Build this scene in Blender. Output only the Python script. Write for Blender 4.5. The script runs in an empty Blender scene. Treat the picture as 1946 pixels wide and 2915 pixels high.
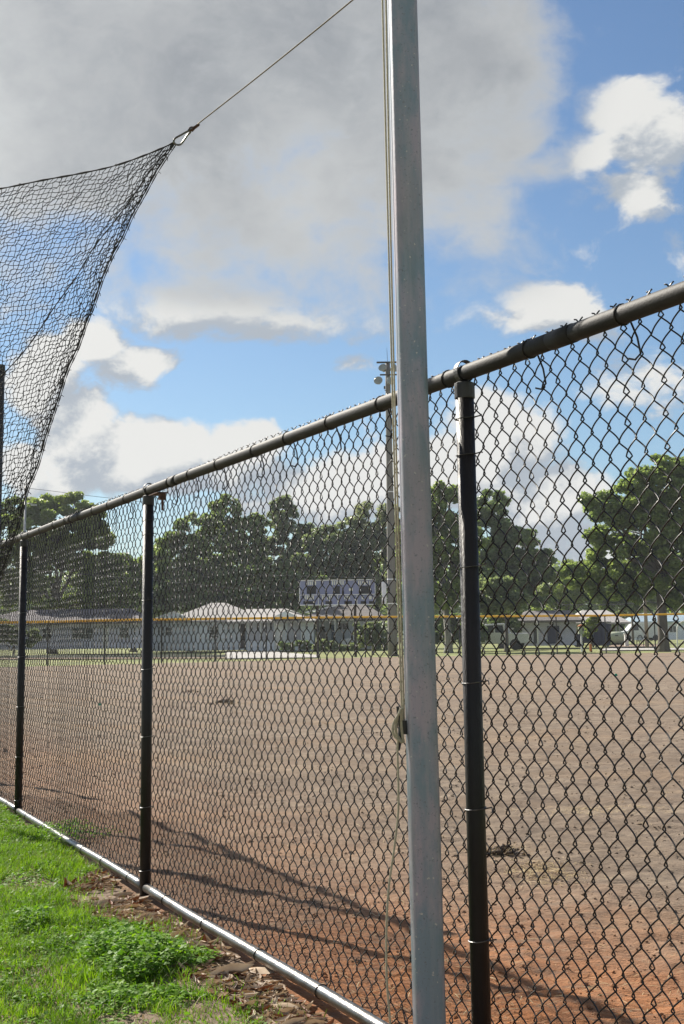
import bpy, math, random
import numpy as np
from mathutils import Vector, Matrix
random.seed(7); rng = np.random.default_rng(7)
S = bpy.context.scene
COL = S.collection
R = math.radians

# ------------------------------------------------------------------ camera
FPX, CX, CY = 4100.0, 973.0, 1150.0
CAMH = 1.151
PITCH = math.atan(656.5 / FPX); RHO = -0.0131
fw = np.array([0, math.cos(PITCH), math.sin(PITCH)]); U0 = np.array([0, -math.sin(PITCH), math.cos(PITCH)]); R0 = np.array([1., 0, 0])
RR = math.cos(RHO) * R0 + math.sin(RHO) * U0
UR = -math.sin(RHO) * R0 + math.cos(RHO) * U0
cam_d = bpy.data.cameras.new('camera'); cam = bpy.data.objects.new('camera', cam_d); COL.objects.link(cam)
m = Matrix(((RR[0], UR[0], -fw[0], 0), (RR[1], UR[1], -fw[1], 0), (RR[2], UR[2], -fw[2], CAMH), (0, 0, 0, 1)))
cam.matrix_world = m
cam_d.sensor_fit = 'VERTICAL'; cam_d.sensor_height = 36.0; cam_d.sensor_width = 24.0
cam_d.lens = FPX / 2915 * 36
cam_d.shift_y = -(1457.5 - CY) / 2915
cam_d.clip_start = 0.05; cam_d.clip_end = 3000
S.camera = cam

SUN_AZ, SUN_EL = -39.0, 35.0      # degrees, azimuth from +Y, clockwise positive
sun_dir = Vector((math.sin(R(SUN_AZ)) * math.cos(R(SUN_EL)), math.cos(R(SUN_AZ)) * math.cos(R(SUN_EL)), math.sin(R(SUN_EL))))
sl = bpy.data.lights.new('sun', 'SUN'); sl.energy = 5.0; sl.angle = R(0.53); sl.color = (1.0, 0.93, 0.82)
so = bpy.data.objects.new('sun', sl); COL.objects.link(so)
so.rotation_euler = sun_dir.to_track_quat('Z', 'Y').to_euler(); so.location = (0, 0, 40)
S.view_settings.view_transform = 'Standard'; S.view_settings.look = 'None'
S.view_settings.gamma = 1.0; S.view_settings.use_curve_mapping = False
EXPO = 0.90
S.view_settings.exposure = EXPO
S.cycles.max_bounces = 6; S.cycles.transparent_max_bounces = 8
S.cycles.use_denoising = True
S.cycles.sample_clamp_indirect = 6.0


def ray(px, py):
    return fw + (px - CX) / FPX * RR - (py - CY) / FPX * UR


def at(px, py, Y):
    """world point seen at photo pixel (px, py) at the distance Y along +Y"""
    r = ray(px, py); r = r / r[1] * Y
    return np.array([r[0], r[1], r[2] + CAMH])


def gnd(px, py, z=0.0):
    r = ray(px, py); k = (z - CAMH) / r[2]
    return np.array([r[0] * k, r[1] * k, z])


# ------------------------------------------------------------------ node helpers
class NT:
    def __init__(s, nt): s.nt = nt
    def n(s, typ, **kw):
        nd = s.nt.nodes.new(typ)
        for k, v in kw.items(): setattr(nd, k, v)
        return nd
    def l(s, a, b): s.nt.links.new(a, b)
    def setin(s, sock, v):
        if hasattr(v, 'is_output') or isinstance(v, bpy.types.NodeSocket): s.l(v, sock)
        else: sock.default_value = v
    def math(s, op, a, b=0.0, c=0.0, clamp=False):
        nd = s.n('ShaderNodeMath', operation=op, use_clamp=clamp)
        s.setin(nd.inputs[0], a); s.setin(nd.inputs[1], b); s.setin(nd.inputs[2], c)
        return nd.outputs[0]
    def vmath(s, op, a, b=(0, 0, 0), out=0):
        nd = s.n('ShaderNodeVectorMath', operation=op)
        s.setin(nd.inputs[0], a)
        if op == 'SCALE': s.setin(nd.inputs['Scale'], b)
        else: s.setin(nd.inputs[1], b)
        return nd.outputs[out]
    def noise(s, vec, scale, detail=4, rough=0.55, dist=0.0, dim='3D'):
        nd = s.n('ShaderNodeTexNoise', noise_dimensions=dim)
        if vec is not None: s.l(vec, nd.inputs['Vector'])
        nd.inputs['Scale'].default_value = scale; nd.inputs['Detail'].default_value = detail
        nd.inputs['Roughness'].default_value = rough; nd.inputs['Distortion'].default_value = dist
        return nd.outputs[0]
    def mapr(s, v, a, b, c=0.0, d=1.0, interp='LINEAR'):
        nd = s.n('ShaderNodeMapRange', interpolation_type=interp)
        s.setin(nd.inputs[0], v)
        for i, x in enumerate((a, b, c, d)): s.setin(nd.inputs[1 + i], x)
        return nd.outputs[0]
    def mix(s, f, a, b, mode='MIX'):
        nd = s.n('ShaderNodeMix', data_type='RGBA', blend_type=mode)
        s.setin(nd.inputs[0], f)
        s.setin(nd.inputs[6], a if not isinstance(a, tuple) else (*a, 1)[:4])
        s.setin(nd.inputs[7], b if not isinstance(b, tuple) else (*b, 1)[:4])
        return nd.outputs[2]
    def sep(s, v):
        nd = s.n('ShaderNodeSeparateXYZ'); s.l(v, nd.inputs[0]); return nd.outputs
    def comb(s, x, y, z):
        nd = s.n('ShaderNodeCombineXYZ')
        for i, v in enumerate((x, y, z)): s.setin(nd.inputs[i], v)
        return nd.outputs[0]


# ------------------------------------------------------------------ sky
world = bpy.data.worlds.new('World'); S.world = world; world.use_nodes = True
wnt = world.node_tree; wnt.nodes.clear()

def azel(px, py):
    r = ray(px, py); r = r / np.linalg.norm(r)
    return math.atan2(r[0], r[1]), math.asin(r[2])

BLOBS = [  # cloud masses of this sky: centre, half size (photo px), weight
    (350, 120, 1200, 540, 1.9), (1150, 150, 560, 660, 1.5), (820, 540, 620, 380, 1.3), (1330, 640, 330, 280, .85), (330, 560, 620, 260, .75), (60, 700, 380, 260, .7),
    (600, 790, 460, 170, .95), (980, 830, 300, 170, .95), (340, 720, 260, 140, .85), (760, 900, 200, 70, .6),
    (1750, 330, 150, 130, 1.05), (1860, 420, 130, 130, .95), (1680, 430, 140, 100, .95), (1440, 380, 180, 130, 1.1), (1370, 500, 140, 140, .9), (1540, 480, 170, 100, .8), (1820, 560, 100, 110, .6), (1600, 560, 260, 120, .5),
    (1540, 860, 150, 90, 1.0), (1420, 930, 170, 60, .75), (1640, 900, 110, 70, .7),
    (290, 960, 130, 80, .85), (420, 1040, 150, 80, .95), (120, 1090, 150, 120, .9),
    (240, 1230, 160, 130, 1.0), (420, 1290, 190, 120, 1.1), (560, 1250, 120, 90, .8), (700, 1260, 130, 90, .95), (150, 1340, 250, 80, .7), (560, 1360, 320, 60, .8),
    (1000, 1040, 110, 50, .75), (1470, 1220, 150, 150, 1.1), (1530, 1420, 220, 160, .9), (1330, 1350, 200, 110, .8), (950, 1400, 450, 120, .85),
    (1830, 1130, 190, 90, .62), (1930, 760, 100, 70, .6), (1560, 1570, 300, 90, .6),
    (455, 770, 100, 40, -.5), (760, 1110, 320, 100, -.5), (1760, 120, 200, 180, -.5), (1850, 800, 120, 100, -.4)]

grp = bpy.data.node_groups.new('cloud_field', 'ShaderNodeTree')
grp.interface.new_socket('Dir', in_out='INPUT', socket_type='NodeSocketVector')
grp.interface.new_socket('Density', in_out='OUTPUT', socket_type='NodeSocketFloat')
grp.interface.new_socket('Thick', in_out='OUTPUT', socket_type='NodeSocketFloat')
g = NT(grp)
gi = g.n('NodeGroupInput'); go = g.n('NodeGroupOutput')
D = gi.outputs[0]
n_w = g.n('ShaderNodeTexNoise'); g.l(D, n_w.inputs['Vector']); n_w.inputs['Scale'].default_value = 9; n_w.inputs['Detail'].default_value = 3
warp = g.vmath('SCALE', g.vmath('SUBTRACT', n_w.outputs['Color'], (.5, .5, .5)), 0.05)
DW = g.vmath('ADD', D, warp)
x, y, z = g.sep(DW)[:3]
az = g.math('ARCTAN2', x, y); el = g.math('ARCSINE', g.math('MINIMUM', g.math('MAXIMUM', z, -1.0), 1.0))
P2 = g.comb(az, el, 0.0)
tot = None; thick = None
for i, (bx, by, ra, rb, w) in enumerate(BLOBS):
    a0, e0 = azel(bx, by)
    d = g.vmath('LENGTH', g.vmath('MULTIPLY', g.vmath('SUBTRACT', P2, (a0, e0, 0)), (FPX / ra, FPX / rb, 0)), out=1)
    v = g.mapr(d, 0.15 if i < 6 else .25, 1.5, w, 0.0, 'SMOOTHSTEP')
    if w < 0: 
        tot = g.math('ADD', tot, v)
    else:
        tot = v if tot is None else g.math('MAXIMUM', tot, v)
    if i < 6: thick = v if thick is None else g.math('ADD', thick, v)
# broken clouds over the rest of the sky
xo, yo, zo = g.sep(D)[:3]
front = g.mapr(g.vmath('DOT_PRODUCT', D, tuple(fw * 1.0), out=1), math.cos(R(34)), math.cos(R(24)), 1.0, 0.0, 'SMOOTHSTEP')
lown = g.noise(D, 2.6, 2, .5)
gen = g.math('MULTIPLY', g.mapr(lown, .42, .62, 0.0, 1.0, 'SMOOTHSTEP'), front)
tot = g.math('MAXIMUM', tot, gen)
stretch = g.vmath('MULTIPLY', DW, (1, 1, 1.45))
f1 = g.noise(stretch, 9.5, 10, .62, .2)
f2 = g.noise(stretch, 24.0, 6, .6)
fb = g.math('ADD', g.math('MULTIPLY', g.math('SUBTRACT', f1, .5), 2.1), g.math('MULTIPLY', g.math('SUBTRACT', f2, .5), 1.15))
f3 = g.noise(stretch, 62.0, 5, .65)
fb = g.math('ADD', fb, g.math('MULTIPLY', g.math('SUBTRACT', f3, .5), .42))
dens = g.math('ADD', tot, fb)
g.l(dens, go.inputs[0]); g.l(g.math('ADD', thick, g.math('MULTIPLY', gen, .6)), go.inputs[1])

W = NT(wnt)
tc = W.n('ShaderNodeTexCoord')
dirv = W.vmath('NORMALIZE', tc.outputs['Generated'])
def field(v):
    nd = W.n('ShaderNodeGroup'); nd.node_tree = grp; W.l(v, nd.inputs[0]); return nd.outputs
den, thk = field(dirv)[:2]
toward = W.vmath('NORMALIZE', W.vmath('ADD', dirv, tuple(np.array(sun_dir) * 0.02 + np.array([-.006, 0, .016]))))
den2 = field(toward)[0]
soft = W.mapr(thk, .3, .9, 0, 1)
alpha = W.mapr(den, .24, W.math('ADD', W.math('MULTIPLY', soft, .60), .66), 0, 1, 'SMOOTHSTEP')
lit = W.mapr(W.math('SUBTRACT', den, den2), -.30, .26, 0, 1, 'SMOOTHSTEP')      # the side of a cloud that looks at the sun
K = 0.5 ** EXPO
sd = W.math('MAXIMUM', W.vmath('DOT_PRODUCT', dirv, tuple(sun_dir), out=1), 0)
glow = W.math('ADD', W.math('MULTIPLY', W.math('POWER', sd, 16), .62 * K), W.math('MULTIPLY', W.math('POWER', sd, 120), 1.0))
white = W.mix(lit, (.42 * K, .47 * K, .53 * K), (.80 * K, .80 * K, .78 * K))
broad = W.noise(dirv, 5.0, 3, .5)
grey = W.mix(W.mapr(W.math('ADD', den, W.math('MULTIPLY', W.math('SUBTRACT', broad, .5), 1.5)), .6, 2.5, 0, 1, 'SMOOTHSTEP'), (.56 * K, .58 * K, .59 * K), (.235 * K, .262 * K, .30 * K))
grey = W.mix(W.math('MULTIPLY', lit, .28), grey, (.62 * K, .63 * K, .63 * K))
cc = W.mix(W.mapr(thk, .25, 1.25, 0, 1, 'SMOOTHSTEP'), white, grey)
cc = W.mix(glow, cc, (.95, .93, .88), 'ADD')
sky = W.n('ShaderNodeTexSky', sky_type='NISHITA'); sky.sun_disc = False
sky.sun_elevation = R(SUN_EL); sky.sun_rotation = R(SUN_AZ); sky.air_density = 1.0; sky.dust_density = 0.4; sky.ozone_density = 2.2
SKYS = 0.054
skyc = W.vmath('MULTIPLY', W.vmath('SCALE', sky.outputs[0], SKYS), (.78, .90, 1.0))
full = W.mix(W.math('MULTIPLY', alpha, W.mapr(W.sep(dirv)[2], -.02, .03, 0, 1)), skyc, cc)
bg = W.n('ShaderNodeBackground'); W.l(full, bg.inputs[0]); bg.inputs[1].default_value = 1.0
wo = W.n('ShaderNodeOutputWorld'); W.l(bg.outputs[0], wo.inputs[0])


# ------------------------------------------------------------------ materials
def new_mat(name):
    mt = bpy.data.materials.new(name); mt.use_nodes = True
    t = NT(mt.node_tree); b = mt.node_tree.nodes['Principled BSDF']
    return mt, t, b

def mat(name, col, col2=None, rough=.6, metal=0.0, nscale=8.0, bump=0.0, bscale=40.0, spec=.5, lo=.35, hi=.65, detail=5, stretch=(1, 1, 1)):
    mt, t, b = new_mat(name)
    tcn = t.n('ShaderNodeTexCoord').outputs['Object']
    v = t.vmath('MULTIPLY', tcn, stretch)
    if col2 is None: col2 = tuple(c * .72 for c in col)
    f = t.mapr(t.noise(v, nscale, detail, .6), lo, hi)
    t.l(t.mix(f, col, col2), b.inputs['Base Color'])
    b.inputs['Roughness'].default_value = rough; b.inputs['Metallic'].default_value = metal
    b.inputs['Specular IOR Level'].default_value = spec
    if bump:
        bn = t.n('ShaderNodeBump'); bn.inputs['Strength'].default_value = bump; bn.inputs['Distance'].default_value = .01
        t.l(t.noise(v, bscale, 5, .6), bn.inputs['Height']); t.l(bn.outputs[0], b.inputs['Normal'])
    return mt

def leaf_mat(name, c1, c2, c3, trans=.55, scale=.9, rough=.6, spec=.18, tc=(1.5, 1.6, .55)):
    mt, t, b = new_mat(name)
    geo = t.n('ShaderNodeNewGeometry'); tcn = t.n('ShaderNodeTexCoord').outputs['Object']
    f = t.mapr(t.noise(tcn, scale, 3, .6), .35, .65)
    c = t.mix(geo.outputs['Random Per Island'], c1, c2)
    c = t.mix(t.math('MULTIPLY', f, .6), c, c3)
    t.l(c, b.inputs['Base Color']); b.inputs['Roughness'].default_value = rough; b.inputs['Specular IOR Level'].default_value = spec
    tr = t.n('ShaderNodeBsdfTranslucent'); t.l(t.mix(1.0, c, tc, 'MULTIPLY'), tr.inputs[0])
    ms = t.n('ShaderNodeMixShader'); ms.inputs[0].default_value = trans
    out = mt.node_tree.nodes['Material Output']
    t.l(b.outputs[0], ms.inputs[1]); t.l(tr.outputs[0], ms.inputs[2]); t.l(ms.outputs[0], out.inputs[0])
    return mt

M = {}
M['vinyl'] = mat('black_vinyl', (.010, .0095, .010), (.020, .016, .014), rough=.42, nscale=60, spec=.38)
M['black_paint'] = mat('black_paint', (.007, .0065, .007), (.016, .012, .011), rough=.45, spec=.35, nscale=14, bump=.25, bscale=220, stretch=(1, 1, .25))
M['rail_paint'] = mat('faded_rail_paint', (.016, .016, .017), (.030, .028, .026), spec=.25, rough=.65, nscale=9, bump=.15, bscale=160)
M['cap_paint'] = mat('faded_cap_paint', (.024, .024, .025), (.04, .038, .037), rough=.5, nscale=20, bump=.2, bscale=150)
M['tie'] = mat('aluminium_tie', (.20, .20, .20), (.08, .08, .085), rough=.45, metal=.9, nscale=50)
M['galv_bright'] = mat('galvanised_bottom_rail', (.25, .25, .25), (.15, .135, .12), rough=.3, metal=.95, nscale=14, bump=.2, bscale=120)
M['net'] = mat('black_net_twine', (.014, .014, .015), (.026, .025, .024), rough=.8, nscale=90)
M['steel'] = mat('carabiner_steel', (.16, .155, .15), (.09, .085, .08), rough=.3, metal=.9, nscale=60)
M['rust'] = mat('rusty_steel', (.11, .05, .03), (.05, .03, .025), rough=.85, nscale=60, bump=.4, bscale=200)
M['rope'] = mat('cream_braided_rope', (.55, .5, .36), (.42, .38, .25), rough=.75, nscale=160, bump=.5, bscale=600)
M['dark_rope'] = mat('weathered_rope', (.2, .17, .11), (.1, .085, .06), rough=.8, nscale=120, bump=.5, bscale=500)

# galvanised pole: zinc spangle, stains
mt, t, b = new_mat('galvanised_pole'); tcn = t.n('ShaderNodeTexCoord').outputs['Object']
c = t.mix(t.mapr(t.noise(t.vmath('MULTIPLY', tcn, (1.6, 1.6, .5)), 7, 6, .65), .42, .58), (.20, .26, .31), (.36, .32, .37))
c = t.mix(t.math('MULTIPLY', t.mapr(t.noise(t.vmath('MULTIPLY', tcn, (1.4, 1.4, .22)), 14, 6, .7), .48, .66), .55), c, (.17, .215, .235))
c = t.mix(t.math('MULTIPLY', t.mapr(t.noise(t.vmath('MULTIPLY', tcn, (3, 3, .08)), 22, 4, .6), .52, .7), .35), c, (.36, .36, .37))
c = t.mix(t.mapr(t.noise(tcn, 150, 3, .6), .60, .72), c, (.17, .18, .21))
c = t.mix(t.mapr(t.noise(t.vmath('MULTIPLY', tcn, (1, 1, .6)), 55, 5, .7), .64, .70), c, (.11, .12, .15))
c = t.mix(t.mapr(t.noise(tcn, 85, 2, .5), .70, .73), c, (.5, .48, .45))
c = t.mix(t.math('MULTIPLY', t.mapr(t.noise(t.vmath('MULTIPLY', tcn, (1, 1, .5)), 3.1, 2, .5), .5, .7), .5), c, (.29, .245, .25))
t.l(c, b.inputs['Base Color']); b.inputs['Metallic'].default_value = .35; b.inputs['Roughness'].default_value = .48
bn = t.n('ShaderNodeBump'); bn.inputs['Strength'].default_value = .12; bn.inputs['Distance'].default_value = .004
t.l(t.noise(tcn, 60, 5, .65), bn.inputs['Height']); t.l(bn.outputs[0], b.inputs['Normal']); M['galv'] = mt

M['yellow'] = mat('yellow_rail_cap', (.92, .50, .02), (.80, .42, .03), rough=.4, nscale=.8)
M['far_post'] = mat('far_black_post', (.018, .018, .02), rough=.5)
M['concrete_pole'] = mat('weathered_concrete_pole', (.23, .215, .205), (.17, .16, .155), rough=.85, nscale=1.2, bump=.2, bscale=20, stretch=(1, 1, .3))
M['lamp'] = mat('floodlight_housing', (.42, .42, .42), (.3, .3, .31), rough=.4, metal=.5, nscale=6)
M['lamp_face'] = mat('floodlight_glass', (.30, .31, .28), (.24, .26, .25), rough=.2, nscale=6)
M['dark_metal'] = mat('dark_bracket', (.035, .035, .04), rough=.5)
M['board'] = mat('scoreboard_blue_grey', (.24, .26, .46), (.19, .21, .38), rough=.5, nscale=1.5)
M['board_trim'] = mat('scoreboard_pale_trim', (.85, .85, .9), (.75, .75, .8), rough=.5, nscale=2)
M['board_black'] = mat('scoreboard_display', (.012, .01, .018), rough=.3)
M['brown_post'] = mat('brown_steel_post', (.05, .035, .033), (.035, .025, .025), rough=.7, nscale=3)
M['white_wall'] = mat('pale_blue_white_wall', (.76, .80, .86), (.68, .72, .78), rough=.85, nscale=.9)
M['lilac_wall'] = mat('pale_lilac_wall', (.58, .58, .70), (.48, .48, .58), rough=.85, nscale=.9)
M['white_trim'] = mat('white_trim', (.78, .78, .76), (.66, .66, .64), rough=.6, nscale=2)
M['roof'] = mat('grey_shingle_roof', (.42, .40, .38), (.34, .32, .31), rough=.9, nscale=2.5, bump=.4, bscale=9)
M['roof_purple'] = mat('purple_grey_roof', (.13, .115, .125), (.09, .08, .09), rough=.9, nscale=2.5, bump=.4, bscale=9)
M['roof_brown'] = mat('brown_grey_roof', (.17, .15, .14), (.11, .10, .10), rough=.9, nscale=2.0, bump=.4, bscale=9)
M['glass'] = mat('dark_window_glass', (.03, .035, .04), (.05, .055, .06), rough=.12, nscale=1.5, spec=.6)
M['lattice'] = mat('porch_lattice', (.46, .46, .50), (.36, .36, .40), rough=.8, nscale=3)
M['navy'] = mat('navy_dumpster_paint', (.018, .022, .07), (.03, .034, .08), rough=.45, nscale=2)
M['blue_door'] = mat('blue_door_paint', (.05, .12, .22), (.04, .09, .17), rough=.5, nscale=2)
M['white_car'] = mat('white_car_paint', (.68, .69, .70), (.6, .61, .62), rough=.25, nscale=1.2)
M['tyre'] = mat('tyre_rubber', (.02, .02, .02), rough=.85)
M['rim'] = mat('wheel_rim', (.4, .4, .4), rough=.35, metal=.7)
M['tail'] = mat('red_lamp', (.35, .03, .02), rough=.3)
M['pale_green'] = mat('pale_green_box', (.42, .46, .33), (.34, .38, .27), rough=.7, nscale=6)
M['wood_pole'] = mat('grey_wood_pole', (.26, .22, .17), (.18, .155, .12), rough=.9, nscale=5, stretch=(1, 1, .15))
M['orange'] = mat('orange_guard', (.55, .18, .05), rough=.7)
M['green_flag'] = mat('green_marker', (.0, .28, .16), (.0, .2, .12), rough=.6, nscale=20)
M['cable'] = mat('power_cable', (.06, .06, .065), rough=.7)
M['bark'] = mat('grey_bark', (.15, .13, .11), (.085, .072, .06), rough=.95, nscale=5, bump=.6, bscale=18, stretch=(1, 1, .3))
M['bark_pale'] = mat('pale_bark', (.24, .235, .21), (.16, .15, .135), rough=.95, nscale=5, bump=.5, bscale=18, stretch=(1, 1, .3))
M['concrete'] = mat('concrete_paving', (.48, .46, .43), (.38, .365, .34), rough=.9, nscale=1.2)
M['leaf_a'] = leaf_mat('oak_leaves', (.20, .27, .09), (.31, .37, .14), (.13, .185, .075), rough=.42, spec=.55, tc=(1.25, 1.3, .8))
M['leaf_b'] = leaf_mat('yellow_green_leaves', (.22, .28, .075), (.30, .35, .11), (.14, .20, .065), rough=.42, spec=.55, tc=(1.25, 1.3, .8))
M['leaf_c'] = leaf_mat('grey_green_leaves', (.20, .25, .13), (.31, .34, .22), (.12, .17, .09), rough=.42, spec=.55, tc=(1.25, 1.3, .8))
M['leaf_d'] = leaf_mat('dark_leaves', (.15, .215, .085), (.23, .29, .12), (.10, .15, .07), trans=.5, rough=.42, spec=.55, tc=(1.25, 1.3, .8))
M['leaf_w'] = leaf_mat('pale_flower_leaves', (.22, .25, .15), (.38, .38, .29), (.10, .15, .07), rough=.42, spec=.55, tc=(1.25, 1.3, .8))
M['grass'] = leaf_mat('grass_blades', (.10, .21, .014), (.23, .34, .025), (.055, .135, .014), trans=.42, scale=3.5)
M['weed'] = leaf_mat('clover_leaves', (.10, .23, .02), (.24, .38, .04), (.06, .16, .02), trans=.35, scale=6)
M['dry_leaf'] = leaf_mat('dry_leaves', (.36, .25, .16), (.66, .55, .42), (.20, .12, .075), trans=.15, scale=8, tc=(1.1, 1.0, .8))
M['dry_leaf_red'] = leaf_mat('red_dry_leaves', (.16, .055, .025), (.24, .10, .05), (.10, .045, .025), trans=.15, scale=8, tc=(1.1, 1.0, .8))
M['straw'] = leaf_mat('dead_straw', (.42, .32, .17), (.56, .46, .28), (.30, .2, .10), trans=.1, scale=5, tc=(1.1, 1.0, .8))
M['far_grass'] = mat('far_lawn', (.16, .20, .045), (.24, .26, .07), rough=.95, nscale=.35, bump=.6, bscale=5, stretch=(1, 1, 1), detail=8)


# ------------------------------------------------------------------ mesh helpers
class MB:
    def __init__(s): s.v = []; s.f = []; s.mi = []
    def add(s, vs, fs, mi=0):
        o = len(s.v); s.v.extend([tuple(map(float, q)) for q in vs]); s.f.extend([tuple(i + o for i in q) for q in fs]); s.mi.extend([mi] * len(fs)); return s
    def box(s, c, sz, rz=0.0, mi=0, mat4=None):
        hx, hy, hz = sz[0] / 2, sz[1] / 2, sz[2] / 2
        vs = [(sx * hx, sy * hy, sz_ * hz) for sx in (-1, 1) for sy in (-1, 1) for sz_ in (-1, 1)]
        cr, sr = math.cos(rz), math.sin(rz)
        vs = [(c[0] + q[0] * cr - q[1] * sr, c[1] + q[0] * sr + q[1] * cr, c[2] + q[2]) for q in vs]
        return s.add(vs, [(0, 1, 3, 2), (4, 6, 7, 5), (0, 4, 5, 1), (2, 3, 7, 6), (0, 2, 6, 4), (1, 5, 7, 3)], mi)
    def tube(s, pts, r, n=8, cap=True, closed=False, mi=0):
        P = [Vector(p) for p in pts]; m_ = len(P)
        rr = r if hasattr(r, '__len__') else [r] * m_
        vs = []; up = None
        for i in range(m_):
            if closed: tn = P[(i + 1) % m_] - P[i - 1]
            else: tn = P[min(i + 1, m_ - 1)] - P[max(i - 1, 0)]
            if tn.length < 1e-9: tn = Vector((0, 0, 1))
            tn.normalize()
            if up is None:
                up = Vector((0, 0, 1)) if abs(tn.z) < .9 else Vector((1, 0, 0))
            a = up - tn * up.dot(tn)
            if a.length < 1e-6: a = tn.orthogonal()
            a.normalize(); b_ = tn.cross(a); up = a
            for k in range(n):
                an = 2 * math.pi * k / n
                vs.append(P[i] + (a * math.cos(an) + b_ * math.sin(an)) * rr[i])
        fs = []
        rng_ = m_ if closed else m_ - 1
        for i in range(rng_):
            j = (i + 1) % m_
            for k in range(n):
                k2 = (k + 1) % n
                fs.append((i * n + k, i * n + k2, j * n + k2, j * n + k))
        if cap and not closed:
            fs.append(tuple(range(n))[::-1]); fs.append(tuple((m_ - 1) * n + k for k in range(n)))
        return s.add(vs, fs, mi)
    def lathe(s, prof, n=16, c=(0, 0, 0), mat3=None, mi=0):
        """profile (r, h) about +Z, optional rotation"""
        vs = []
        for (r, h) in prof:
            for k in range(n):
                a = 2 * math.pi * k / n; q = Vector((r * math.cos(a), r * math.sin(a), h))
                if mat3: q = mat3 @ q
                vs.append((q.x + c[0], q.y + c[1], q.z + c[2]))
        fs = [(i * n + k, i * n + (k + 1) % n, (i + 1) * n + (k + 1) % n, (i + 1) * n + k) for i in range(len(prof) - 1) for k in range(n)]
        fs.append(tuple(range(n))[::-1]); fs.append(tuple((len(prof) - 1) * n + k for k in range(n)))
        return s.add(vs, fs, mi)
    def prism(s, poly, d0, d1, ax='y', mi=0):
        """polygon in (a, z) extruded along ax"""
        n = len(poly)
        if ax == 'y': vs = [(p[0], d0, p[1]) for p in poly] + [(p[0], d1, p[1]) for p in poly]
        else: vs = [(d0, p[0], p[1]) for p in poly] + [(d1, p[0], p[1]) for p in poly]
        fs = [tuple(range(n))[::-1], tuple(range(n, 2 * n))] + [(i, (i + 1) % n, n + (i + 1) % n, n + i) for i in range(n)]
        return s.add(vs, fs, mi)
    def build(s, name, mats, parent=None, smooth=False, origin=None):
        me = bpy.data.meshes.new(name)
        vs = s.v
        if origin is not None: vs = [(q[0] - origin[0], q[1] - origin[1], q[2] - origin[2]) for q in vs]
        me.from_pydata(vs, [], s.f)
        if not isinstance(mats, (list, tuple)): mats = [mats]
        for q in mats: me.materials.append(q)
        if len(mats) > 1: me.polygons.foreach_set('material_index', s.mi)
        if smooth: me.polygons.foreach_set('use_smooth', [True] * len(me.polygons))
        me.update()
        o = bpy.data.objects.new(name, me); COL.objects.link(o)
        if parent is not None: o.parent = parent
        if origin is not None: o.location = origin
        return o


def np_mesh(name, V, F, mats, parent=None, smooth=False):
    me = bpy.data.meshes.new(name); k = F.shape[1]
    me.vertices.add(len(V)); me.vertices.foreach_set('co', np.ascontiguousarray(V, dtype=np.float32).ravel())
    me.loops.add(F.size); me.loops.foreach_set('vertex_index', np.ascontiguousarray(F, dtype=np.int32).ravel())
    me.polygons.add(len(F)); me.polygons.foreach_set('loop_start', np.arange(0, F.size, k, dtype=np.int32))
    me.polygons.foreach_set('loop_total', np.full(len(F), k, dtype=np.int32))
    if smooth: me.polygons.foreach_set('use_smooth', np.ones(len(F), dtype=bool))
    me.update(calc_edges=True); me.validate()
    for q in (mats if isinstance(mats, (list, tuple)) else [mats]): me.materials.append(q)
    o = bpy.data.objects.new(name, me); COL.objects.link(o)
    if parent is not None: o.parent = parent
    return o


def tag(o, label=None, cat=None, group=None, kind=None):
    if label: o['label'] = label
    if cat: o['category'] = cat
    if group: o['group'] = group
    if kind: o['kind'] = kind
    return o

def empty(name, loc=(0, 0, 0), rz=0.0):
    o = bpy.data.objects.new(name, None); COL.objects.link(o); o.location = tuple(map(float, loc)); o.rotation_euler = (0, 0, rz)
    o.empty_display_size = .1
    return o

def copy_tree(o, parent=None):
    c = o.copy(); COL.objects.link(c); c.parent = parent
    for ch in list(o.children): copy_tree(ch, c)
    return c

# numpy value noise
_lat = np.random.default_rng(3).random((256, 256))
def vnoise(x, y):
    xi = np.floor(x).astype(int); yi = np.floor(y).astype(int); fx = x - xi; fy = y - yi
    fx = fx * fx * (3 - 2 * fx); fy = fy * fy * (3 - 2 * fy)
    a = _lat[xi % 256, yi % 256]; b = _lat[(xi + 1) % 256, yi % 256]; c = _lat[xi % 256, (yi + 1) % 256]; d = _lat[(xi + 1) % 256, (yi + 1) % 256]
    return (a * (1 - fx) + b * fx) * (1 - fy) + (c * (1 - fx) + d * fx) * fy
def fbm(x, y, o=4):
    s = 0; a = .5
    for i in range(o): s = s + a * (vnoise(x * 2 ** i + 17.3 * i, y * 2 ** i + 5.1 * i) - .5); a *= .5
    return s

def rots(rz, tilt, taz):
    """rotation matrices: spin rz about Z then tilt by angle tilt towards azimuth taz"""
    n = len(rz); cz, sz = np.cos(rz), np.sin(rz)
    Z = np.zeros((n, 3, 3)); Z[:, 0, 0] = cz; Z[:, 0, 1] = -sz; Z[:, 1, 0] = sz; Z[:, 1, 1] = cz; Z[:, 2, 2] = 1
    kx, ky = -np.sin(taz), np.cos(taz); c, s = np.cos(tilt), np.sin(tilt); C = 1 - c
    T = np.zeros((n, 3, 3))
    T[:, 0, 0] = c + kx * kx * C; T[:, 0, 1] = kx * ky * C; T[:, 0, 2] = ky * s
    T[:, 1, 0] = kx * ky * C; T[:, 1, 1] = c + ky * ky * C; T[:, 1, 2] = -kx * s
    T[:, 2, 0] = -ky * s; T[:, 2, 1] = kx * s; T[:, 2, 2] = c
    return T @ Z

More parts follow.
